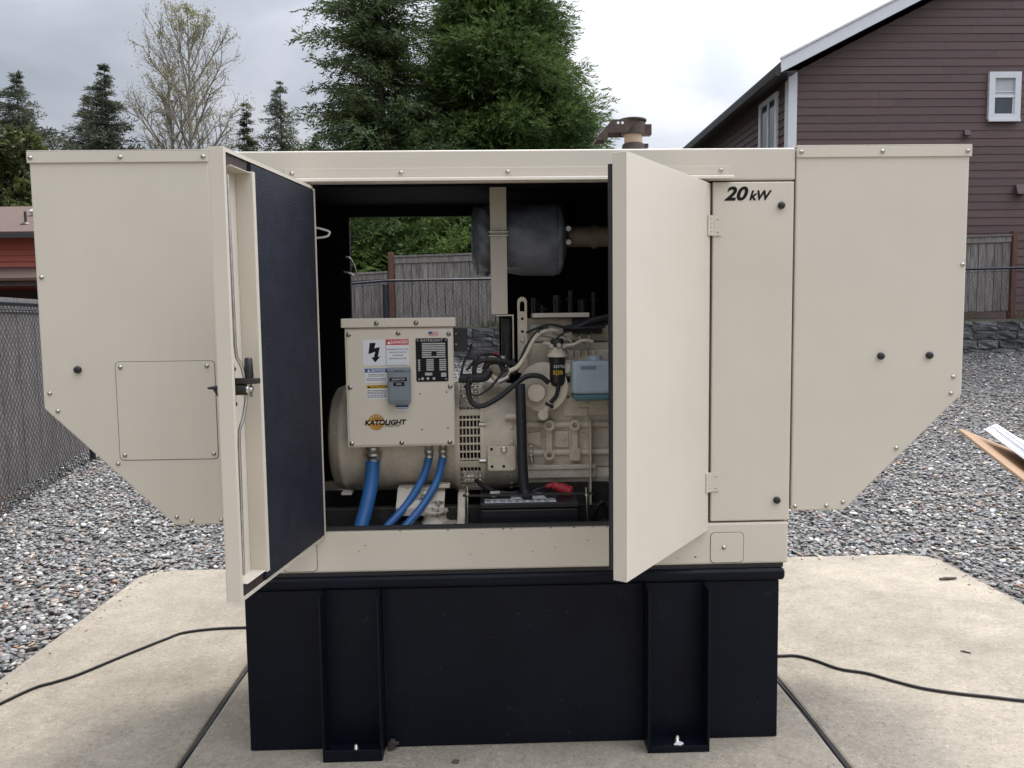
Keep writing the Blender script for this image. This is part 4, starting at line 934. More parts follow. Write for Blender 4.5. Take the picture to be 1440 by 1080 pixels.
    t = text('chalk_mark', '5|20', .0225, (xf + .000, yf - .0345, 1.384), yel_lab, ff, shear=-.05, off=.0006)
    # hoses and harness
    b = MB(); b.tube(spline([(.12, .235, 1.345), (.122, .225, 1.25), (.123, .22, 1.12), (.126, .215, 1.00), (.132, .205, .93), (.145, .18, .885)]), .0205, 14); b.build('coolant_hose', rubber, T)
    b = MB(); b.tube(spline([(-.075, .24, 1.375), (-.085, .235, 1.33), (-.070, .23, 1.275), (-.030, .22, 1.262), (.03, .225, 1.290), (.09, .23, 1.335), (.145, .25, 1.372), (.20, .26, 1.372), (.235, .27, 1.345)]), .0105, 10); b.build('hose', rubber, T)
    b = MB(); b.tube(spline([(-.11, .26, 1.368), (-.06, .25, 1.370), (-.02, .245, 1.375), (0.0, .25, 1.40)]), .019, 12); b.build('hose', rubber, T)
    b = MB(); b.tube(spline([(-.06, .26, 1.37), (-.055, .25, 1.42), (-.02, .25, 1.440), (.04, .25, 1.438), (.10, .27, 1.418)]), .010, 10); b.tube(spline([(-.02, .26, 1.40), (.0, .26, 1.43), (.04, .27, 1.43), (.06, .27, 1.39)]), .012, 8); b.build('cable_harness', rubber, T)
    b = MB(); b.tube(spline([(.09, .26, 1.385), (.125, .26, 1.43), (.155, .28, 1.49), (.20, .30, 1.545), (.24, .31, 1.555)]), .012, 10); b.build('hose', rubber, T)
    b = MB(); b.tube(spline([(.08, .25, 1.395), (.115, .25, 1.415), (.145, .265, 1.46), (.185, .285, 1.525), (.225, .30, 1.550), (.28, .32, 1.553)]), .0095, 10); b.build('fuel_line', beige_eng, T)
    b = MB(); b.tube(spline([(.30, .31, 1.49), (.34, .31, 1.495), (.38, .32, 1.51), (.42, .33, 1.505)]), .007, 8).tube(spline([(.25, .31, 1.495), (.235, .32, 1.50), (.22, .33, 1.50)]), .008, 8); b.build('fuel_line', beige_eng, T)
    b = MB(); b.tube(spline([(.30, .33, 1.555), (.36, .33, 1.565), (.42, .33, 1.59), (.52, .34, 1.61)]), .014, 8).tube(spline([(.34, .35, 1.54), (.40, .35, 1.57), (.5, .35, 1.58)]), .009, 8); b.build('cable_harness', rubber, T)
    # starter motor bits behind the harness
    b = MB(); b.cyl((-.03, .33, 1.40), (.08, .33, 1.40), .034, 14).cyl((.0, .31, 1.435), (.07, .31, 1.435), .018, 10); b.tube(spline([(.0, .29, 1.39), (.02, .28, 1.365), (.05, .28, 1.36), (.075, .28, 1.385)]), .012, 8); b.build('starter_motor', beige_eng, T)
    b = MB(); b.cyl((.035, .268, 1.352), (.075, .268, 1.372), .012, 8).cyl((.07, .27, 1.37), (.085, .27, 1.40), .009, 8); b.build('solenoid', zinc, T)
    # mounting plate with black discs for holes, dip-stick ring, studs
    b = MB(); b.prism(rrect(-.012, .995, .100, 1.095, .012), .262, .272, 'y'); mp = b.build('mounting_plate', beige_eng, T, bevel=.002)
    for x, z in ((.004, 1.083), (.005, 1.013), (.052, 1.013)): b = MB(); b.lathe([(0, .006), (-.0006, .006)], (x, .2618, z), 'y', 10); b.build('bolt_hole_disc', ink, mp, wp=org(T))  # black discs paint the shade of holes; the plate is solid
    b = MB(); b.lathe([(0, .014), (-.003, .014), (-.003, .010), (-.010, .010)], (.053, .262, 1.080), 'y', 6); b.build('bolt', zinc, mp, wp=org(T))
    b = MB(); b.cyl((.06, .275, 1.212), (.13, .275, 1.212), .013, 12); b.build('clamp_block', beige_eng, T)
    b = MB(); b.tube([(.163 + .011 * math.cos(R(a)), .30, 1.068 + .02 * math.sin(R(a))) for a in range(0, 361, 30)], .003, 6).cyl((.168, .30, 1.02), (.165, .30, 1.05), .009, 8); b.build('dipstick', zinc, T)
    rr = random.Random(12)
    for i, (xa, xb) in enumerate(((.315, .20), (.345, .27), (.375, .35), (.405, .43))):
        b = MB(); b.tube(spline([(xa, .352, 1.44), (xa - .004, .335, 1.485 + i * .006), ((xa + xb) / 2, .35, 1.52 + i * .008), (xb, .40, 1.535), (xb, .425, 1.56)]), .0032, 6); b.build('injector_line', zinc, T)
    b = MB(); b.box((.30, .325, 1.365), (.45, .365, 1.43)).cyl((.31, .325, 1.40), (.31, .305, 1.40), .02, 14).box((.33, .315, 1.375), (.36, .326, 1.42)).box((.385, .318, 1.38), (.44, .326, 1.41)); b.build('injection_pump', beige_eng, T, bevel=.004)
    bs = [(x, .348, .967) for x in (.17, .225, .28, .335, .39)] + [(x, .352, 1.28) for x in (.16, .32, .37, .45)] + [(x, .398, 1.36) for x in (.17, .26, .34)] + [(.225, .352, 1.105), (.30, .352, 1.11), (.385, .352, 1.12), (.20, .352, 1.24), (.40, .345, 1.25)]
    bm_ = MB(); bm_.lathe([(.012, .0095), (.0, .0095), (-.001, .0072), (-.007, .0068)], (0, 0, 0), 'y', 6); bm_ = bm_.mesh('bolt', beige_eng)
    for x, y, z in bs: link('bolt', bm_, T, Vector((x, y, z)) - org(T))
    for a in range(150, 275, 14):
        p = AX + Vector((.085, .222 * math.cos(R(a)), .222 * math.sin(R(a)))); o = link('bolt', bm_, T, p - org(T)); o.rotation_euler = (R(a + 180), 0, 0)
    for k in range(4):
        b = MB()
        if k == 0: b.box((.36, .340, 1.20), (.402, .353, 1.235))
        if k == 1: b.box((.17, .345, 1.255), (.235, .36, 1.275))
        if k == 2: b.prism([(.15, 1.09), (.21, 1.075), (.21, 1.14), (.15, 1.13)], .348, .361, 'y')
        if k == 3: b.prism([(.265, 1.07), (.322, 1.07), (.322, 1.14), (.265, 1.14)], .352, .361, 'y')
        b.build('casting_pad', beige_eng, T, bevel=.004)
    for pts, rad in (([(-.10, .25, 1.34), (-.06, .245, 1.30), (.0, .24, 1.33), (.06, .25, 1.40), (.10, .29, 1.44)], .0045), ([(-.09, .26, 1.40), (-.03, .25, 1.46), (.03, .28, 1.455), (.07, .33, 1.42)], .005), ([(-.12, .27, 1.35), (-.10, .25, 1.43), (-.08, .26, 1.47), (-.07, .30, 1.50)], .0045),
                    ([(.06, .27, 1.42), (.075, .30, 1.50), (.07, .36, 1.54)], .004), ([(.15, .30, 1.545), (.24, .30, 1.575), (.33, .31, 1.56), (.47, .32, 1.565)], .0055), ([(.27, .30, 1.52), (.31, .305, 1.545), (.36, .33, 1.55)], .004), ([(.14, .21, .90), (.18, .22, .925), (.22, .235, .93)], .006), ([(.40, .29, .74), (.42, .27, .82), (.45, .27, .86), (.47, .28, .80)], .008), ([(.41, .25, .74), (.45, .24, .79), (.48, .25, .76)], .007)):
        b = MB(); b.tube(spline(pts), rad, 7); b.build('wire', rubber, T)
    for p in ((.035, .232, 1.437), (-.05, .248, 1.44), (-.07, .235, 1.36), (.123, .215, 1.10), (.135, .275, 1.455), (.20, .298, 1.545)):
        b = MB(); b.lathe([(-.003, .016), (.003, .016)], p, 'x', 10); b.build('cable_tie', black, T)
    b = MB(); b.box((.02, .31, 1.455), (.035, .33, 1.47)); b.build('red_plug', red_rub, T, bevel=.003)
    b = MB(); b.box((.172, .3975, 1.545), (.235, .4195, 1.575)); b.build('data_plate', plate_silver, T)
    # fan shroud edge at the right
    b = MB(); b.box((.402, .30, .82), (.409, .70, 1.19)).box((.409, .66, .82), (.80, .70, 1.30)); b.build('fan_shroud', beige_eng, T, bevel=.002)
    # front bracket left of the lifting eye
    b = MB(); b.box((.03, .36, 1.612), (.102, .42, 1.618)).box((.097, .36, 1.42), (.102, .42, 1.6118)); b.build('bracket', beige_eng, T)
    b = MB(); b.box((.052, .40, 1.40), (.092, .46, 1.608)); b.build('bracket_backing', rubber, T, bevel=.008)  # plain black block put in behind the bracket
engine()

def muffler():
    T = thing('muffler', 'dark lagged muffler strapped to a beige bracket above the engine', 'muffler', (.13, .52, 1.78))
    c = Vector((0, .52, 1.935)); n = 56
    xs = [-.066, -.060, -.040, -.022, 0, .02, .045, .08, .14, .20, .25, .275, .290, .300, .312, .330]
    rs = [.09, .125, .143, .146, .143, .132, .130, .141, .148, .150, .151, .152, .149, .153, .140, .08]
    b = MB(); vs = []; fs = []
    rr = random.Random(3)
    for i, (x, r) in enumerate(zip(xs, rs)):
        for k in range(n):
            a = 2 * math.pi * k / n
            wob = .005 * math.sin(a * 5 + i * .9) + .004 * math.sin(a * 11 - i * 1.7) * math.exp(-((x - .04) / .10) ** 2) * 2 + rr.uniform(-.0016, .0016)
            crease = -.010 * math.exp(-((a - math.pi * .985) / .07) ** 2) * math.exp(-((x - .03) / .09) ** 2)
            q = r + wob + crease; vs.append((x, c.y + q * math.cos(a), c.z + q * math.sin(a)))
    for i in range(len(xs) - 1):
        for k in range(n): fs.append((i * n + k, i * n + (k + 1) % n, (i + 1) * n + (k + 1) % n, (i + 1) * n + k))
    b.add(vs, fs, True); b.add(vs[:n], [tuple(range(n))]); b.add(vs[-n:], [tuple(range(n))]); b.build('lagging_jacket', wrap, T)
    b = MB()
    for x, r in ((.281, .1535), (-.046, .1455)): b.tube([Vector((x, c.y + r * math.cos(2*math.pi*k/48), c.z + r * math.sin(2*math.pi*k/48))) for k in range(49)], .003, 5, cap=False)
    b.build('seam', wrap, T)
    # strap bracket
    b = MB(); b.box((.012, .355, 1.62), (.078, .362, 2.13)); b.box((.012, .3625, 1.62), (.015, .40, 1.88)).box((.075, .3625, 1.62), (.078, .40, 1.88)).box((.012, .3625, 2.10), (.078, .60, 2.13)); st = b.build('bracket', beige, T, bevel=.001)
    b = MB(); b.tube([(.006, .345, 1.949), (.084, .345, 1.949)], .0035, 6).tube([(.006, .345, 1.935), (.084, .345, 1.935)], .0035, 6).tube([(.045, .343, 1.92), (.045, .343, 1.962)], .0028, 6); b.build('strap_buckle', zinc, T)
    b = MB(); b.tube([(.328, .5, 1.942), (.60, .5, 1.942)], .044, 20).lathe([(0, .050), (.02, .050)], (.44, .5, 1.942), 'x', 20); b.build('outlet_pipe', brown_pipe, T)
    b = MB(); b.tube([(.60, .5, 1.942), (.61, .5, 1.96), (.616, .5, 2.0), (.616, .5, 2.199)], .040, 16); b.build('riser_pipe', brown_pipe, T)
    for z in (1.968, 1.913):
        b = MB(); b.lathe([(-.016, .011), (-.010, .013), (.0, .013), (.004, .006), (.010, .006)], (.335, .445, z), 'y', 10); b.build('bolt', zinc, T)
    b = MB(); b.cyl((.331, .45, 1.905), (.331, .45, 1.975), .006, 8); b.build('clamp_rod', dark_steel, T)
muffler()

def exhaust():
    T = thing('exhaust_stack', 'short tan exhaust stack with hinged rusty rain cap on the roof', 'exhaust stack', (.616, .5, 2.2))
    x, y = .616, .5
    b = MB(); b.cyl((x, y, 2.2065), (x, y, 2.372), .0375, 24); b.build('pipe', tan_pipe, T)
    b = MB(); b.lathe([(0, .055), (.006, .055), (.008, .048), (.026, .046), (.030, .039)], (x, y, 2.2935), 'z', 24); b.box((x + .03, y - .012, 2.305), (x + .062, y + .012, 2.322)); b.build('collar', rust, T, bevel=.002)
    b = MB(); b.lathe([(0, .048), (.002, .05), (.05, .05), (.056, .044)], (x, y, 2.357), 'z', 24); b.box((x + .035, y - .018, 2.356), (x + .074, y + .018, 2.400)); b.build('clamp_band', rust, T, bevel=.002)
    # the cap plate with side arms, lifted weight at the left
    b = MB(); b.lathe([(0, .06), (.006, .06), (.010, .045)], (x - .005, y, 2.4135), 'z', 24)
    b.prism([(x + .01, 2.412), (x - .09, 2.412), (x - .165, 2.330), (x - .113, 2.334), (x - .116, 2.360), (x - .03, 2.360)], y - .052, y - .047, 'y')
    b.prism([(x + .01, 2.412), (x - .09, 2.412), (x - .165, 2.330), (x - .113, 2.334), (x - .116, 2.360), (x - .03, 2.360)], y + .047, y + .052, 'y')
    b.prism([(x - .09, 2.4125), (x - .094, 2.4125), (x - .170, 2.329), (x - .165, 2.327)], y - .052, y + .052, 'y')
    b.build('rain_cap', rust, T, bevel=.0012)
    for dx in (-.052, -.070):
        b = MB(); b.lathe([(0, .0055), (-.0012, .0055)], (x + dx - .002, y - .0525, 2.397), 'y', 10); b.build('hole', trimw, T)  # white discs laid on the arm paint bright sky showing through holes
exhaust()

def battery():
    T = thing('battery', 'black starter battery with white label and red terminal cover', 'battery', (.15, .2, .702))
    b = MB(); b.box((-.040, .12, .703), (.335, .33, .872)); b.build('case', black, T, bevel=.006)
    b = MB()
    for i in range(5): b.box((-.035, .1165, .72 + i * .03), (.330, .1205, .728 + i * .03))
    b.build('rib', black, T)
    b = MB(); b.box((-.043, .117, .874), (.338, .333, .897)); b.build('lid', black, T, bevel=.005)
    b = MB(); b.prism([(-.025, .124), (.250, .124), (.250, .185), (.215, .185), (.205, .290), (.085, .290), (.075, .185), (-.025, .185)], .8972, .8982, 'z'); lb = b.build('label', white_lab, T)
    b = MB()
    for i in range(9):
        x = -.02 + i * .028; b.box((x, .132, .8983), (x + random.uniform(.012, .022), .142, .8987)); b.box((x, .160, .8983), (x + random.uniform(.008, .02), .170, .8987))
    b.build('label_print', ink, lb, wp=org(T))
    b = MB(); b.tube(spline([(.205, .24, .925), (.24, .235, .937), (.27, .23, .930), (.30, .225, .918), (.315, .225, .91)]), [.006] * 4 + [.010] * 6 + [.017] * 7 + [.022] * 9 + [.024] * 6 + [.019], 10); b.build('terminal_cover', red_rub, T)
    b = MB(); b.lathe([(0, .012), (.018, .010)], (0.01, .20, .905), 'z', 12); b.box((-.005, .185, .915), (.035, .215, .928)); b.build('terminal', zinc, T, bevel=.002)
    b = MB(); b.tube(spline([(.035, .2, .92), (.075, .205, .915), (.11, .22, .915), (.14, .26, .91)]), .009, 8).tube(spline([(.01, .2, .925), (-.03, .24, .94), (-.06, .3, .95)]), .009, 8); b.build('cable', rubber, T)
    b = MB(); b.cyl((-.092, .15, .70), (-.092, .15, .958), .0035, 8).lathe([(0, .009), (.008, .009)], (-.092, .15, .925), 'z', 6); b.build('hold_down_rod', zinc, T)
    b = MB(); b.cyl((.376, .15, .70), (.368, .15, .945), .0035, 8).lathe([(0, .009), (.008, .009)], (.369, .15, .915), 'z', 6); b.build('hold_down_rod', zinc, T)
    b = MB(); b.box((-.11, .146, .918), (.395, .162, .925)); b.build('hold_down_bar', black, T)
battery()

def bottle():
    T = thing('coolant_bottle', 'pale blue plastic coolant bottle half full beside the right door', 'bottle', (.42, .27, 1.30))
    b = MB(); b.prism(rrect(.325, 1.300, .52, 1.432, .018, 5), .225, .32, 'y'); b.build('bottle_body', bottle_m, T, bevel=.014, seg=3)
    b = MB(); b.prism([(.341, 1.274), (.50, 1.274), (.515, 1.284), (.52, 1.2992), (.325, 1.2992), (.329, 1.284)], .225, .32, 'y'); b.build('coolant', coolant_m, T, bevel=.012, seg=3)
    b = MB(); b.cyl((.42, .272, 1.431), (.42, .272, 1.450), .030, 18); b.build('cap', bottle_m, T, bevel=.002)
    b = MB(); b.box((.358, .2242, 1.398), (.42, .2252, 1.412)); b.build('label', grey_plastic, T)
    b = MB(); b.box((.34, .32, 1.29), (.5, .345, 1.40)); b.build('bracket', beige_eng, T)
bottle()

# ------------------------------------------------------------------ trees
def tri_mesh(name, V, F, m, smooth=False):
    me = bpy.data.meshes.new(name); nv, nf, k = len(V), len(F), F.shape[1]
    me.vertices.add(nv); me.vertices.foreach_set('co', np.ascontiguousarray(V, np.float32).ravel())
    me.loops.add(nf * k); me.loops.foreach_set('vertex_index', np.ascontiguousarray(F, np.int32).ravel())
    me.polygons.add(nf); me.polygons.foreach_set('loop_start', np.arange(0, nf * k, k, dtype=np.int32))
    me.update(calc_edges=True); me.validate(); me.materials.append(m)
    return me
def leaves(C, D, L_, W, rng, curl=.25):
    """pointed leaf quads: centre base C, direction D, length, width"""
    n = len(C); D = D / np.linalg.norm(D, axis=1, keepdims=True)
    r = rng.normal(size=(n, 3)); S = np.cross(D, r); S /= np.linalg.norm(S, axis=1, keepdims=True); U = np.cross(S, D)
    L_ = np.broadcast_to(L_, n)[:, None]; W = np.broadcast_to(W, n)[:, None]
    mid = C + D * L_ * .45
    V = np.stack([C, mid + S * W * .5 - U * W * curl, C + D * L_, mid - S * W * .5 - U * W * curl], 1).reshape(-1, 3)
    F = np.arange(4 * n).reshape(n, 4)
    return V, F
def sprays(B, D, rng, n=9, ln=.25, lw=.03, spread=.5, droop=.25):
    """every base point grows a small flat frond of n leaflets"""
    k = len(B); D = D / np.linalg.norm(D, axis=1, keepdims=True)
    r = rng.normal(size=(k, 3)) + np.array([0, 0, 1.2]); S = np.cross(D, r); S /= np.linalg.norm(S, axis=1, keepdims=True)
    t = np.linspace(.0, 1., n); side = np.where(np.arange(n) % 2, 1., -1.); side[-1] = 0
    la = np.broadcast_to(ln, k); C = B[:, None] + D[:, None] * (t[None, :, None] * la[:, None, None] * rng.uniform(.7, 1.3, (k, 1, 1))); C[..., 2] -= droop * la[:, None] * t[None, :] ** 2
    DD = D[:, None] + S[:, None] * (side * spread * 1.6)[None, :, None] + rng.normal(size=(k, n, 3)) * .22; DD[..., 2] -= droop * .6
    return leaves(C.reshape(-1, 3), DD.reshape(-1, 3), np.repeat(la, n) * rng.uniform(.45, .8, k * n), lw * np.repeat(la / la.max(), n) * rng.uniform(.7, 1.4, k * n), rng)

def cedar(name, label, base, prof, seed, count, ln=.25, lw=.034, clump=240, m=None, rough=.16, group=None, fill=0):
    """dense tree: prof = (height, radius) pairs; foliage hangs in clumps on the crown surface and fills it"""
    rng = np.random.default_rng(seed); base = np.array(base, float)
    T = thing(name, label, 'tree', tuple(base), group=group)
    zs, rs = np.array(prof).T; H = zs[-1]
    b = MB(); b.tube([(0, 0, -.2), (0.02, .03, H * .4), (0, 0, H * .97)], [.22, .14, .03], 8); b.build('trunk', bark, T, local=True)
    # clump centres, denser where the crown is wide
    zz = np.linspace(zs[0], H, 200); pr = np.interp(zz, zs, rs) + .05; pr /= pr.sum()
    cz = rng.choice(zz, clump, p=pr) + rng.normal(size=clump) * .1; ca = rng.uniform(0, 2 * np.pi, clump)
    cr = np.interp(cz, zs, rs) * (1 - rng.random(clump) ** 2 * .55) * rng.uniform(1 - rough, 1 + rough, clump)
    per = count // clump; out = []
    idx = np.repeat(np.arange(clump), per); sz = np.repeat(rng.uniform(.26, .6, clump), per)
    d = rng.normal(size=(len(idx), 3)); d /= np.linalg.norm(d, axis=1, keepdims=True); d[:, 2] *= .75
    P = np.stack([cr[idx] * np.cos(ca[idx]), cr[idx] * np.sin(ca[idx]), cz[idx]], 1) + d * (sz * rng.random(len(idx)) ** .45)[:, None]
    outw = np.stack([np.cos(ca[idx]), np.sin(ca[idx]), np.full(len(idx), .12)], 1)
    D = outw * .8 + d * .75; D[:, 2] += rng.uniform(-.35, .35, len(idx))
    V, F = sprays(P, D, rng, 9, ln, lw)
    if fill:
        fz = rng.choice(zz, fill, p=pr); fa = rng.uniform(0, 2 * np.pi, fill); fr = np.interp(fz, zs, rs) * .74 * np.sqrt(rng.random(fill))
        V2, F2 = sprays(np.stack([fr * np.cos(fa), fr * np.sin(fa), fz], 1), np.stack([np.cos(fa), np.sin(fa), rng.normal(size=fill) * .5], 1) + rng.normal(size=(fill, 3)) * .5, rng, 6, .42, .10)
        F = np.concatenate([F, F2 + len(V)]); V = np.concatenate([V, V2])
    o = link('crown', tri_mesh('crown', V, F, m or cedar_leaf), T)
    # limbs reaching the clumps
    b = MB()
    for i in range(0, clump, 4):
        z0 = max(cz[i] - .35 * cr[i], .4); b.tube([(0, 0, z0), (cr[i] * .5 * math.cos(ca[i]), cr[i] * .5 * math.sin(ca[i]), z0 + .2 * cr[i]), (cr[i] * .93 * math.cos(ca[i]), cr[i] * .93 * math.sin(ca[i]), cz[i])], [.045, .03, .008], 4, cap=False)
    b.build('limb', bark, T, local=True)
    return T
def conifer(name, label, base, H, Rb, seed, tiers, per, nspray, ln, lw, m, droop=.35, z0=.12, power=.85, group=None, thick=.16, up=0):
    """open tree: drooping branches in irregular whorls, every branch carrying fronds"""
    rng = np.random.default_rng(seed)
    T = thing(name, label, 'tree', base, group=group)
    b = MB(); b.tube([(0, 0, -.2), (0, 0, H * .5), (.04, 0, H)], [thick, thick * .6, .015], 7); b.build('trunk', bark, T, local=True)
    BP, BD, BL = [], [], []; lb = MB()
    for t in range(tiers):
        f = (t + rng.uniform(-.3, .3)) / tiers; z = H * (z0 + (1 - z0) * max(f, 0)); rad = Rb * max(1 - f, .015) ** power * (1 + .28 * rng.normal() * (f > .05))
        for k in range(per):
            z = H * (z0 + (1 - z0) * min(max(f + rng.normal() * .9 / tiers, 0), .995)); a = rng.uniform(0, 2 * np.pi); r = abs(rad) * rng.uniform(.5, 1.2) + .03
            s = np.linspace(.1, 1, max(4, int(nspray * (.35 + .65 * r / Rb))))
            x = r * s; zz = z + r * (up + .25 * (1 - f)) * s - droop * r * s ** 2
            pts = np.stack([x * np.cos(a), x * np.sin(a), zz], 1); ta = np.array([-np.sin(a), np.cos(a), 0])
            lb.tube([(0, 0, z), tuple(pts[len(pts)//2]), tuple(pts[-1])], [.03 * r / Rb + .008, .015 * r / Rb + .006, .004], 3, cap=False)
            out = np.array([np.cos(a), np.sin(a), -.2])
            for j, p in enumerate(pts):
                for sgn in (-1, 0, 1):
                    w = .28 * r * (1.05 - s[j]) * sgn * rng.uniform(.3, 1.1)
                    BP.append(p + ta * w + rng.normal(size=3) * .09 * min(1, r) * np.array([1, 1, .6])); BD.append(out + ta * sgn * .8 + np.array([0, 0, .9 * f ** 4]) + rng.normal(size=3) * .3); BL.append(ln * (.35 + .65 * min(1, r / (.45 * Rb))))
    V, F = sprays(np.array(BP), np.array(BD), rng, 6, np.array(BL), lw, .6, .3)
    link('crown', tri_mesh('crown', V, F, m), T)
    lb.build('limb', bark, T, local=True)
    return T

cedar('cedar_tree', 'broad dense green cedar rising behind the middle of the generator', (.36, 17.2, 1.5), [(.2, 2.5), (2, 2.6), (4.2, 2.28), (5.1, 2.02), (6.0, 1.74), (7.0, 1.42), (7.8, 1.08), (8.8, .5), (9.6, .1)], 11, 42000, clump=800, ln=.19, lw=.024, fill=9000)
conifer('conifer_tree', 'ragged dark conifer with drooping tips left of the broad cedar', (-2.42, 16.0, 1.3), 10.6, 2.45, 5, 46, 13, 17, .20, .030, fir_leaf, droop=.30, z0=.02, power=.8, up=.28)
cedar('cedar_tree', 'low cedar filling the gap below the ragged conifer', (-3.2, 15.2, 1.0), [(.2, 1.6), (1.8, 1.7), (2.8, 1.2), (3.5, .5), (3.9, .1)], 23, 7000, clump=170, ln=.2, lw=.026, fill=900)
cedar('cedar_tree', 'low wide cedar seen through the enclosure above the fence', (-.8, 14.6, 1.4), [(.3, 1.7), (1.3, 2.0), (2.1, 1.5), (2.6, .7), (2.9, .1)], 29, 9000, clump=200, ln=.2, lw=.026, fill=1500)
far = [('tall far conifer directly left of the bare tree', (-18.3, 37, 1), 13.0, 3.4, 41), ('narrow small conifer just right of the bare tree', (-11.9, 38, 1), 11.4, 1.7, 43), ('feathery conifer halfway between bare tree and cedar', (-10.2, 38, 1), 12.4, 3.0, 47),
       ('short conifer top showing beside the ragged conifer', (-8.4, 38, 1), 10.0, 2.2, 53), ('dark tall conifer at the left edge above the red roof', (-21.9, 36, 1), 12.4, 4.2, 59), ('far conifer behind the red roof between two taller ones', (-20.6, 40, 1), 12.4, 3.6, 61), ('dark conifer clipped by the left edge of the frame', (-23.6, 35, 1), 12.0, 4.2, 67)]
for lab, p, H, rb, sd_ in far:
    dense = p[0] < -15
    conifer('conifer_tree', lab, p, H, rb * 1.1, sd_, 52 if dense else 44, 8 if dense else 6, 11 if dense else 9, .36, .07, far_leaf, droop=.26, z0=.05, power=.95, group='far conifers behind the left house', up=.22)
cedar('leafy_tree', 'olive green leafy tree above the red house roof', (-17.4, 31, .5), [(.5, 1.3), (3, 1.9), (5.0, 1.6), (6.0, .6)], 71, 1500, clump=70, m=olive_leaf, ln=.4, lw=.12)
cedar('leafy_tree', 'yellow green bushy tree beside the far left conifer', (-20.4, 33.5, .5), [(.5, 1.5), (4, 1.8), (7.5, 1.5), (9.4, .4)], 73, 1700, clump=70, m=olive_leaf, ln=.4, lw=.12)

def bare_tree(label, base, H, Rm, seed, nprim, nleaf, lean=0.):
    rng = random.Random(seed); T = thing('bare_tree', label, 'tree', base)
    tr = MB(); lim = MB(); tips = []
    tp = [Vector((lean * H * (k / 8) + (rng.gauss(0, .06) if 0 < k < 8 else 0), rng.gauss(0, .06), H * k / 8 - (.2 if k == 0 else 0))) for k in range(9)]
    tr.tube(tp, [.15 * (1 - k / 8) ** .8 + .012 for k in range(9)], 7, cap=False); tr.build('trunk', bark_pale, T, local=True)
    def branch(p, d, L_, r, depth):
        n = 4 if depth < 2 else 3; pts = [p]; q = p.copy(); dd = d.copy()
        for i in range(n):
            dd = (dd + Vector((rng.gauss(0, .11), rng.gauss(0, .11), rng.gauss(.05, .07)))).normalized(); q = q + dd * L_ / n; pts.append(q.copy())
        lim.tube(pts, [r * (1 - .75 * i / n) for i in range(n + 1)], 4 if depth == 0 else 3, cap=False)
        if depth >= 1: tips.extend(pts[2:])
        if depth >= 3: return
        for i in range((9, 6, 4)[depth]):
            t = rng.uniform(.18, 1.0) * n; k = min(int(t), n - 1); bp = pts[k].lerp(pts[k + 1], t - k)
            dl = (pts[k + 1] - pts[k]).normalized(); az = rng.uniform(0, 6.28)
            u = dl.cross(Vector((0, 0, 1))).normalized(); w = dl.cross(u)
            nd = (dl + (u * math.cos(az) + w * math.sin(az)) * rng.uniform(.45, .9) + Vector((0, 0, .12))).normalized()
            branch(bp, nd, L_ * rng.uniform(.30, .50) * (1.15 - .4 * t / n), r * .44, depth + 1)
    for i in range(nprim):
        f = .24 + .74 * (i + rng.random()) / nprim; k = min(int(f * 8), 7); bp = tp[k].lerp(tp[k + 1], f * 8 - k)
        prof = max(.12, min(1, (1.02 - f) / .34)) * (.75 + .25 * min(1, (f - .2) / .3)); az = i * 2.4 + rng.uniform(-.4, .4); up_ = rng.uniform(.75, 1.35) + .5 * f
        d = Vector((math.cos(az), math.sin(az), up_)).normalized()
        branch(bp, d, Rm * prof * rng.uniform(1.1, 1.5), .055 * prof + .012, 0)
    lim.build('limb', bark_pale, T, local=True)
    r2 = np.random.default_rng(seed); P = np.array([tuple(t) for t in tips]); P = P[r2.integers(0, len(P), nleaf)] + r2.normal(size=(nleaf, 3)) * .12
    V, F = leaves(P, r2.normal(size=(nleaf, 3)), r2.uniform(.06, .13, nleaf), r2.uniform(.04, .08, nleaf), r2)
    link('leaves', tri_mesh('leaves', V, F, bud_leaf), T)
bare_tree('tall pale bare tree just coming into yellow leaf, behind the left hood', (-14.6, 38, 1), 15.9, 2.95, 4, 38, 5500)
bare_tree('slimmer bare tree with sparse buds standing left of the taller one', (-15.7, 38.6, 1), 13.6, 2.1, 9, 22, 2200, -.01)
# ------------------------------------------------------------------ small things on the ground
def cord(label, pts):
    b = MB(); b.tube(spline([(x, y, .0075) for x, y in pts], 10), .0065, 8); o = b.build('extension_cord', cord_m); tag(o, label, 'cord', 'black cords on the pad')
cord('black cord snaking across the left slab toward the gravel', [(-.93, 1.215), (-1.30, 1.211), (-1.461, 1.202), (-1.60, 1.16), (-1.655, 1.09), (-1.72, .99), (-1.80, .86), (-1.90, .69), (-1.965, .62), (-2.03, .56), (-2.10, .40), (-2.18, .2), (-2.2, -.2)])
cord('black cord curving across the right slab past the tank', [(1.09, .70), (1.33, .701), (1.42, .698), (1.49, .64), (1.56, .550), (1.66, .50), (1.74, .42), (1.83, .345), (1.95, .29), (2.06, .255), (2.18, .214), (2.35, .18), (2.9, .15)])

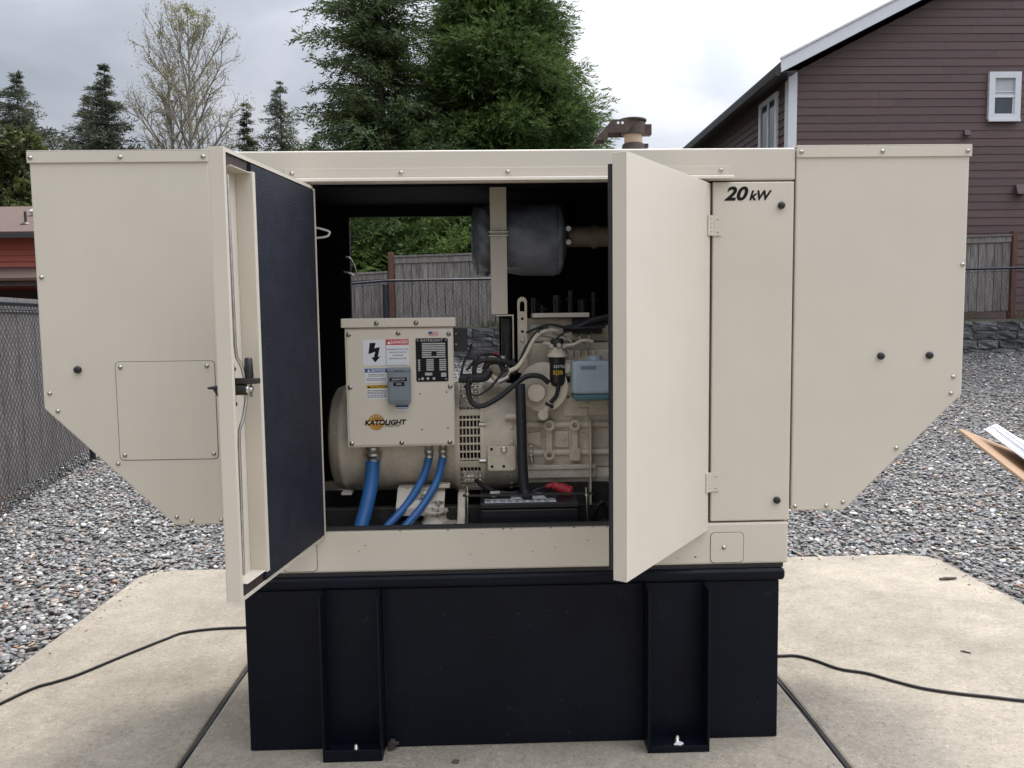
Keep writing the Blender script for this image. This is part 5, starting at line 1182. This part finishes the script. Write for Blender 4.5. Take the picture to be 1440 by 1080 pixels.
def litter():
    for lab, x, y, r, ang in (('short brown stick lying on the right slab corner', 2.74, 1.72, .009, .1), ('tiny dark twig on the right slab near the cord', 2.23, .70, .004, -.6)):
        b = MB(); d = Vector((math.cos(ang), math.sin(ang), 0)) * (.055 if r > .005 else .022); p = Vector((x, y, r)); b.tube([p - d, p - d * .3 + Vector((0, 0, .002)), p + d * .4, p + d], [r * .7, r, r * .95, r * .6], 7); o = b.build('stick', bark); tag(o, lab, 'stick')
    spots = [(-2.02, 2.62, 'orange dead leaf in the gravel beside the left slab corner'), (2.0, 2.36, 'orange dead leaf on gravel at the back edge of the right slab'), (1.55, 2.42, 'curled brown leaf on gravel behind the enclosure foot'), (3.05, 1.52, 'brown leaf at the right rim of the slab'), (4.2, 3.6, 'orange leaf out in the right gravel'), (-2.36, 1.0, 'rusty leaf on the gravel along the left slab edge'), (-2.75, 1.55, 'pale brown leaf on the left gravel away from the slab')]
    for x, y, lab in spots:
        b = MB(); a = random.uniform(0, 6.28); s = .028; z = float(hgt(x, y)) + .05
        pts = [(1.2, 0), (.4, .5), (-.6, .45), (-1.1, 0), (-.6, -.45), (.4, -.5)]
        top = [(x + s * (px * math.cos(a) - py * math.sin(a)), y + s * (px * math.sin(a) + py * math.cos(a)), z + .02 * abs(py) + .008 * px) for px, py in pts]
        b.add(top + [(p[0], p[1], p[2] - .0015) for p in top], [tuple(range(6)), tuple(range(11, 5, -1))] + [(i, i + 6, (i + 1) % 6 + 6, (i + 1) % 6) for i in range(6)])
        o = b.build('dead_leaf', leaf_orange); tag(o, lab, 'leaf')
    b = MB(); b.prism([(.66, -.075), (.685, -.08), (.70, -.07), (.695, -.06), (.675, -.058)], .0185, .026, 'z'); o = b.build('pebble', trimw, None, bevel=.003); tag(o, 'white pebble lying in the right channel foot of the black tank', 'pebble')
    b = MB(); b.prism([(-.16, -.12), (-.135, -.125), (-.13, -.105), (-.15, -.10)], .0, .007, 'z'); o = b.build('dirt_clump', bark, None, bevel=.002); tag(o, 'small dark clump of dirt in front of the black tank', 'debris')
    rng = np.random.default_rng(8); n = 420
    ex_ = rng.random(n) < .6; x = np.where(ex_, rng.uniform(PX0, PX1, n), np.where(rng.random(n) < .5, PX0 + .03, PX1 - .03) + rng.normal(size=n) * .06); y = np.where(ex_, PY1 + rng.normal(size=n) * .10 + .04, rng.uniform(-.5, PY1, n))
    keep = ~((x > -1.0) & (x < 1.15) & (y < 1.0)); P = np.stack([x, y, np.where((y < PY1) & (x > PX0) & (x < PX1), .003, .022)], 1)[keep]
    V, F = leaves(P, rng.normal(size=(len(P), 3)) * np.array([1, 1, .12]), rng.uniform(.008, .03, len(P)), rng.uniform(.004, .012, len(P)), rng)
    tag(link('leaf_crumbs', tri_mesh('leaf_crumbs', V, F, leaf_orange)), kind='stuff')
    rng = np.random.default_rng(3)
    n = 2600; x = rng.uniform(-5, 11.5, n); y = 10.93 + rng.normal(size=n) * .03 - .05; P = np.stack([x, y, np.interp(x, [-5, -2.5, 12], [.72, 1.42, 1.5])], 1)
    keep = np.sin(x * 2.1) + np.sin(x * 5.3 + 1) + rng.normal(size=n) * .6 > .4; P = P[keep]
    V, F = leaves(P, rng.normal(size=(len(P), 3)) * .45 + np.array([0, -.3, 1]), rng.uniform(.08, .26, len(P)), .012, rng)
    tag(link('grass', tri_mesh('grass', V, F, grass_m)), kind='stuff')
    n = 900; t = rng.random(n); P = np.stack([-4.94 + 1.24 * t + rng.normal(size=n) * .03 + .10, 7.0 - 7.3 * t, np.full(n, -.02)], 1)
    V, F = leaves(P, rng.normal(size=(n, 3)) * .7 + np.array([0, 0, .5]), rng.uniform(.03, .10, n), .012, rng)
    tag(link('dry_weeds', tri_mesh('dry_weeds', V, F, leaf_orange)), kind='stuff')
litter()

def clipboard():
    # held out at the right; papers lie on it
    M4 = Matrix.Translation((.836, -1.62, 1.356)) @ Matrix.Rotation(R(18), 4, 'Z') @ Matrix.Rotation(R(20), 4, 'Y') @ Matrix.Rotation(R(25), 4, 'X')
    o = bpy.data.objects.new('clipboard', None); COL.objects.link(o); o.matrix_world = M4; tag(o, 'brown clipboard poking in at the right edge of the view', 'clipboard')
    b = MB(); b.prism(rrect(0, -.115, .32, .115, .018), -.0045, 0, 'z'); b.build('board', card, o, local=True, bevel=.001)
    b = MB(); b.box((.26, -.06, .0005), (.30, .06, .012)); b.build('clip', zinc, o, local=True, bevel=.003)
    p = bpy.data.objects.new('paper_stack', None); COL.objects.link(p); p.matrix_world = M4; tag(p, 'loose stack of white papers curling up from the brown clipboard', 'papers')
    rr = random.Random(2)
    for k in range(15):
        z = .001 + k * .0012; c = .016; x0 = .046 + k * .0012 + rr.uniform(-.003, .003); y0 = -.060 + rr.uniform(-.0012, .0012); vs = []; n = 8
        for i in range(n):
            t = i / (n - 1); x = x0 + t * .24
            zz = z + c * (1 - t) ** 2.2
            vs += [(x, y0, zz), (x, y0 + .165, zz + .0005 * math.sin(k))]
        b = MB(); b.add(vs + [(v[0], v[1], v[2] - .0011) for v in vs], [f for i in range(n - 1) for f in ((2*i, 2*i+2, 2*i+3, 2*i+1), (2*n+2*i, 2*n+2*i+1, 2*n+2*i+3, 2*n+2*i+2), (2*i, 2*n+2*i, 2*n+2*i+2, 2*i+2), (2*i+1, 2*i+3, 2*n+2*i+3, 2*n+2*i+1))] + [(0, 1, 2*n+1, 2*n)], True)
        b.build('sheet', paper, p, local=True)
clipboard()
bpy.context.view_layer.update()
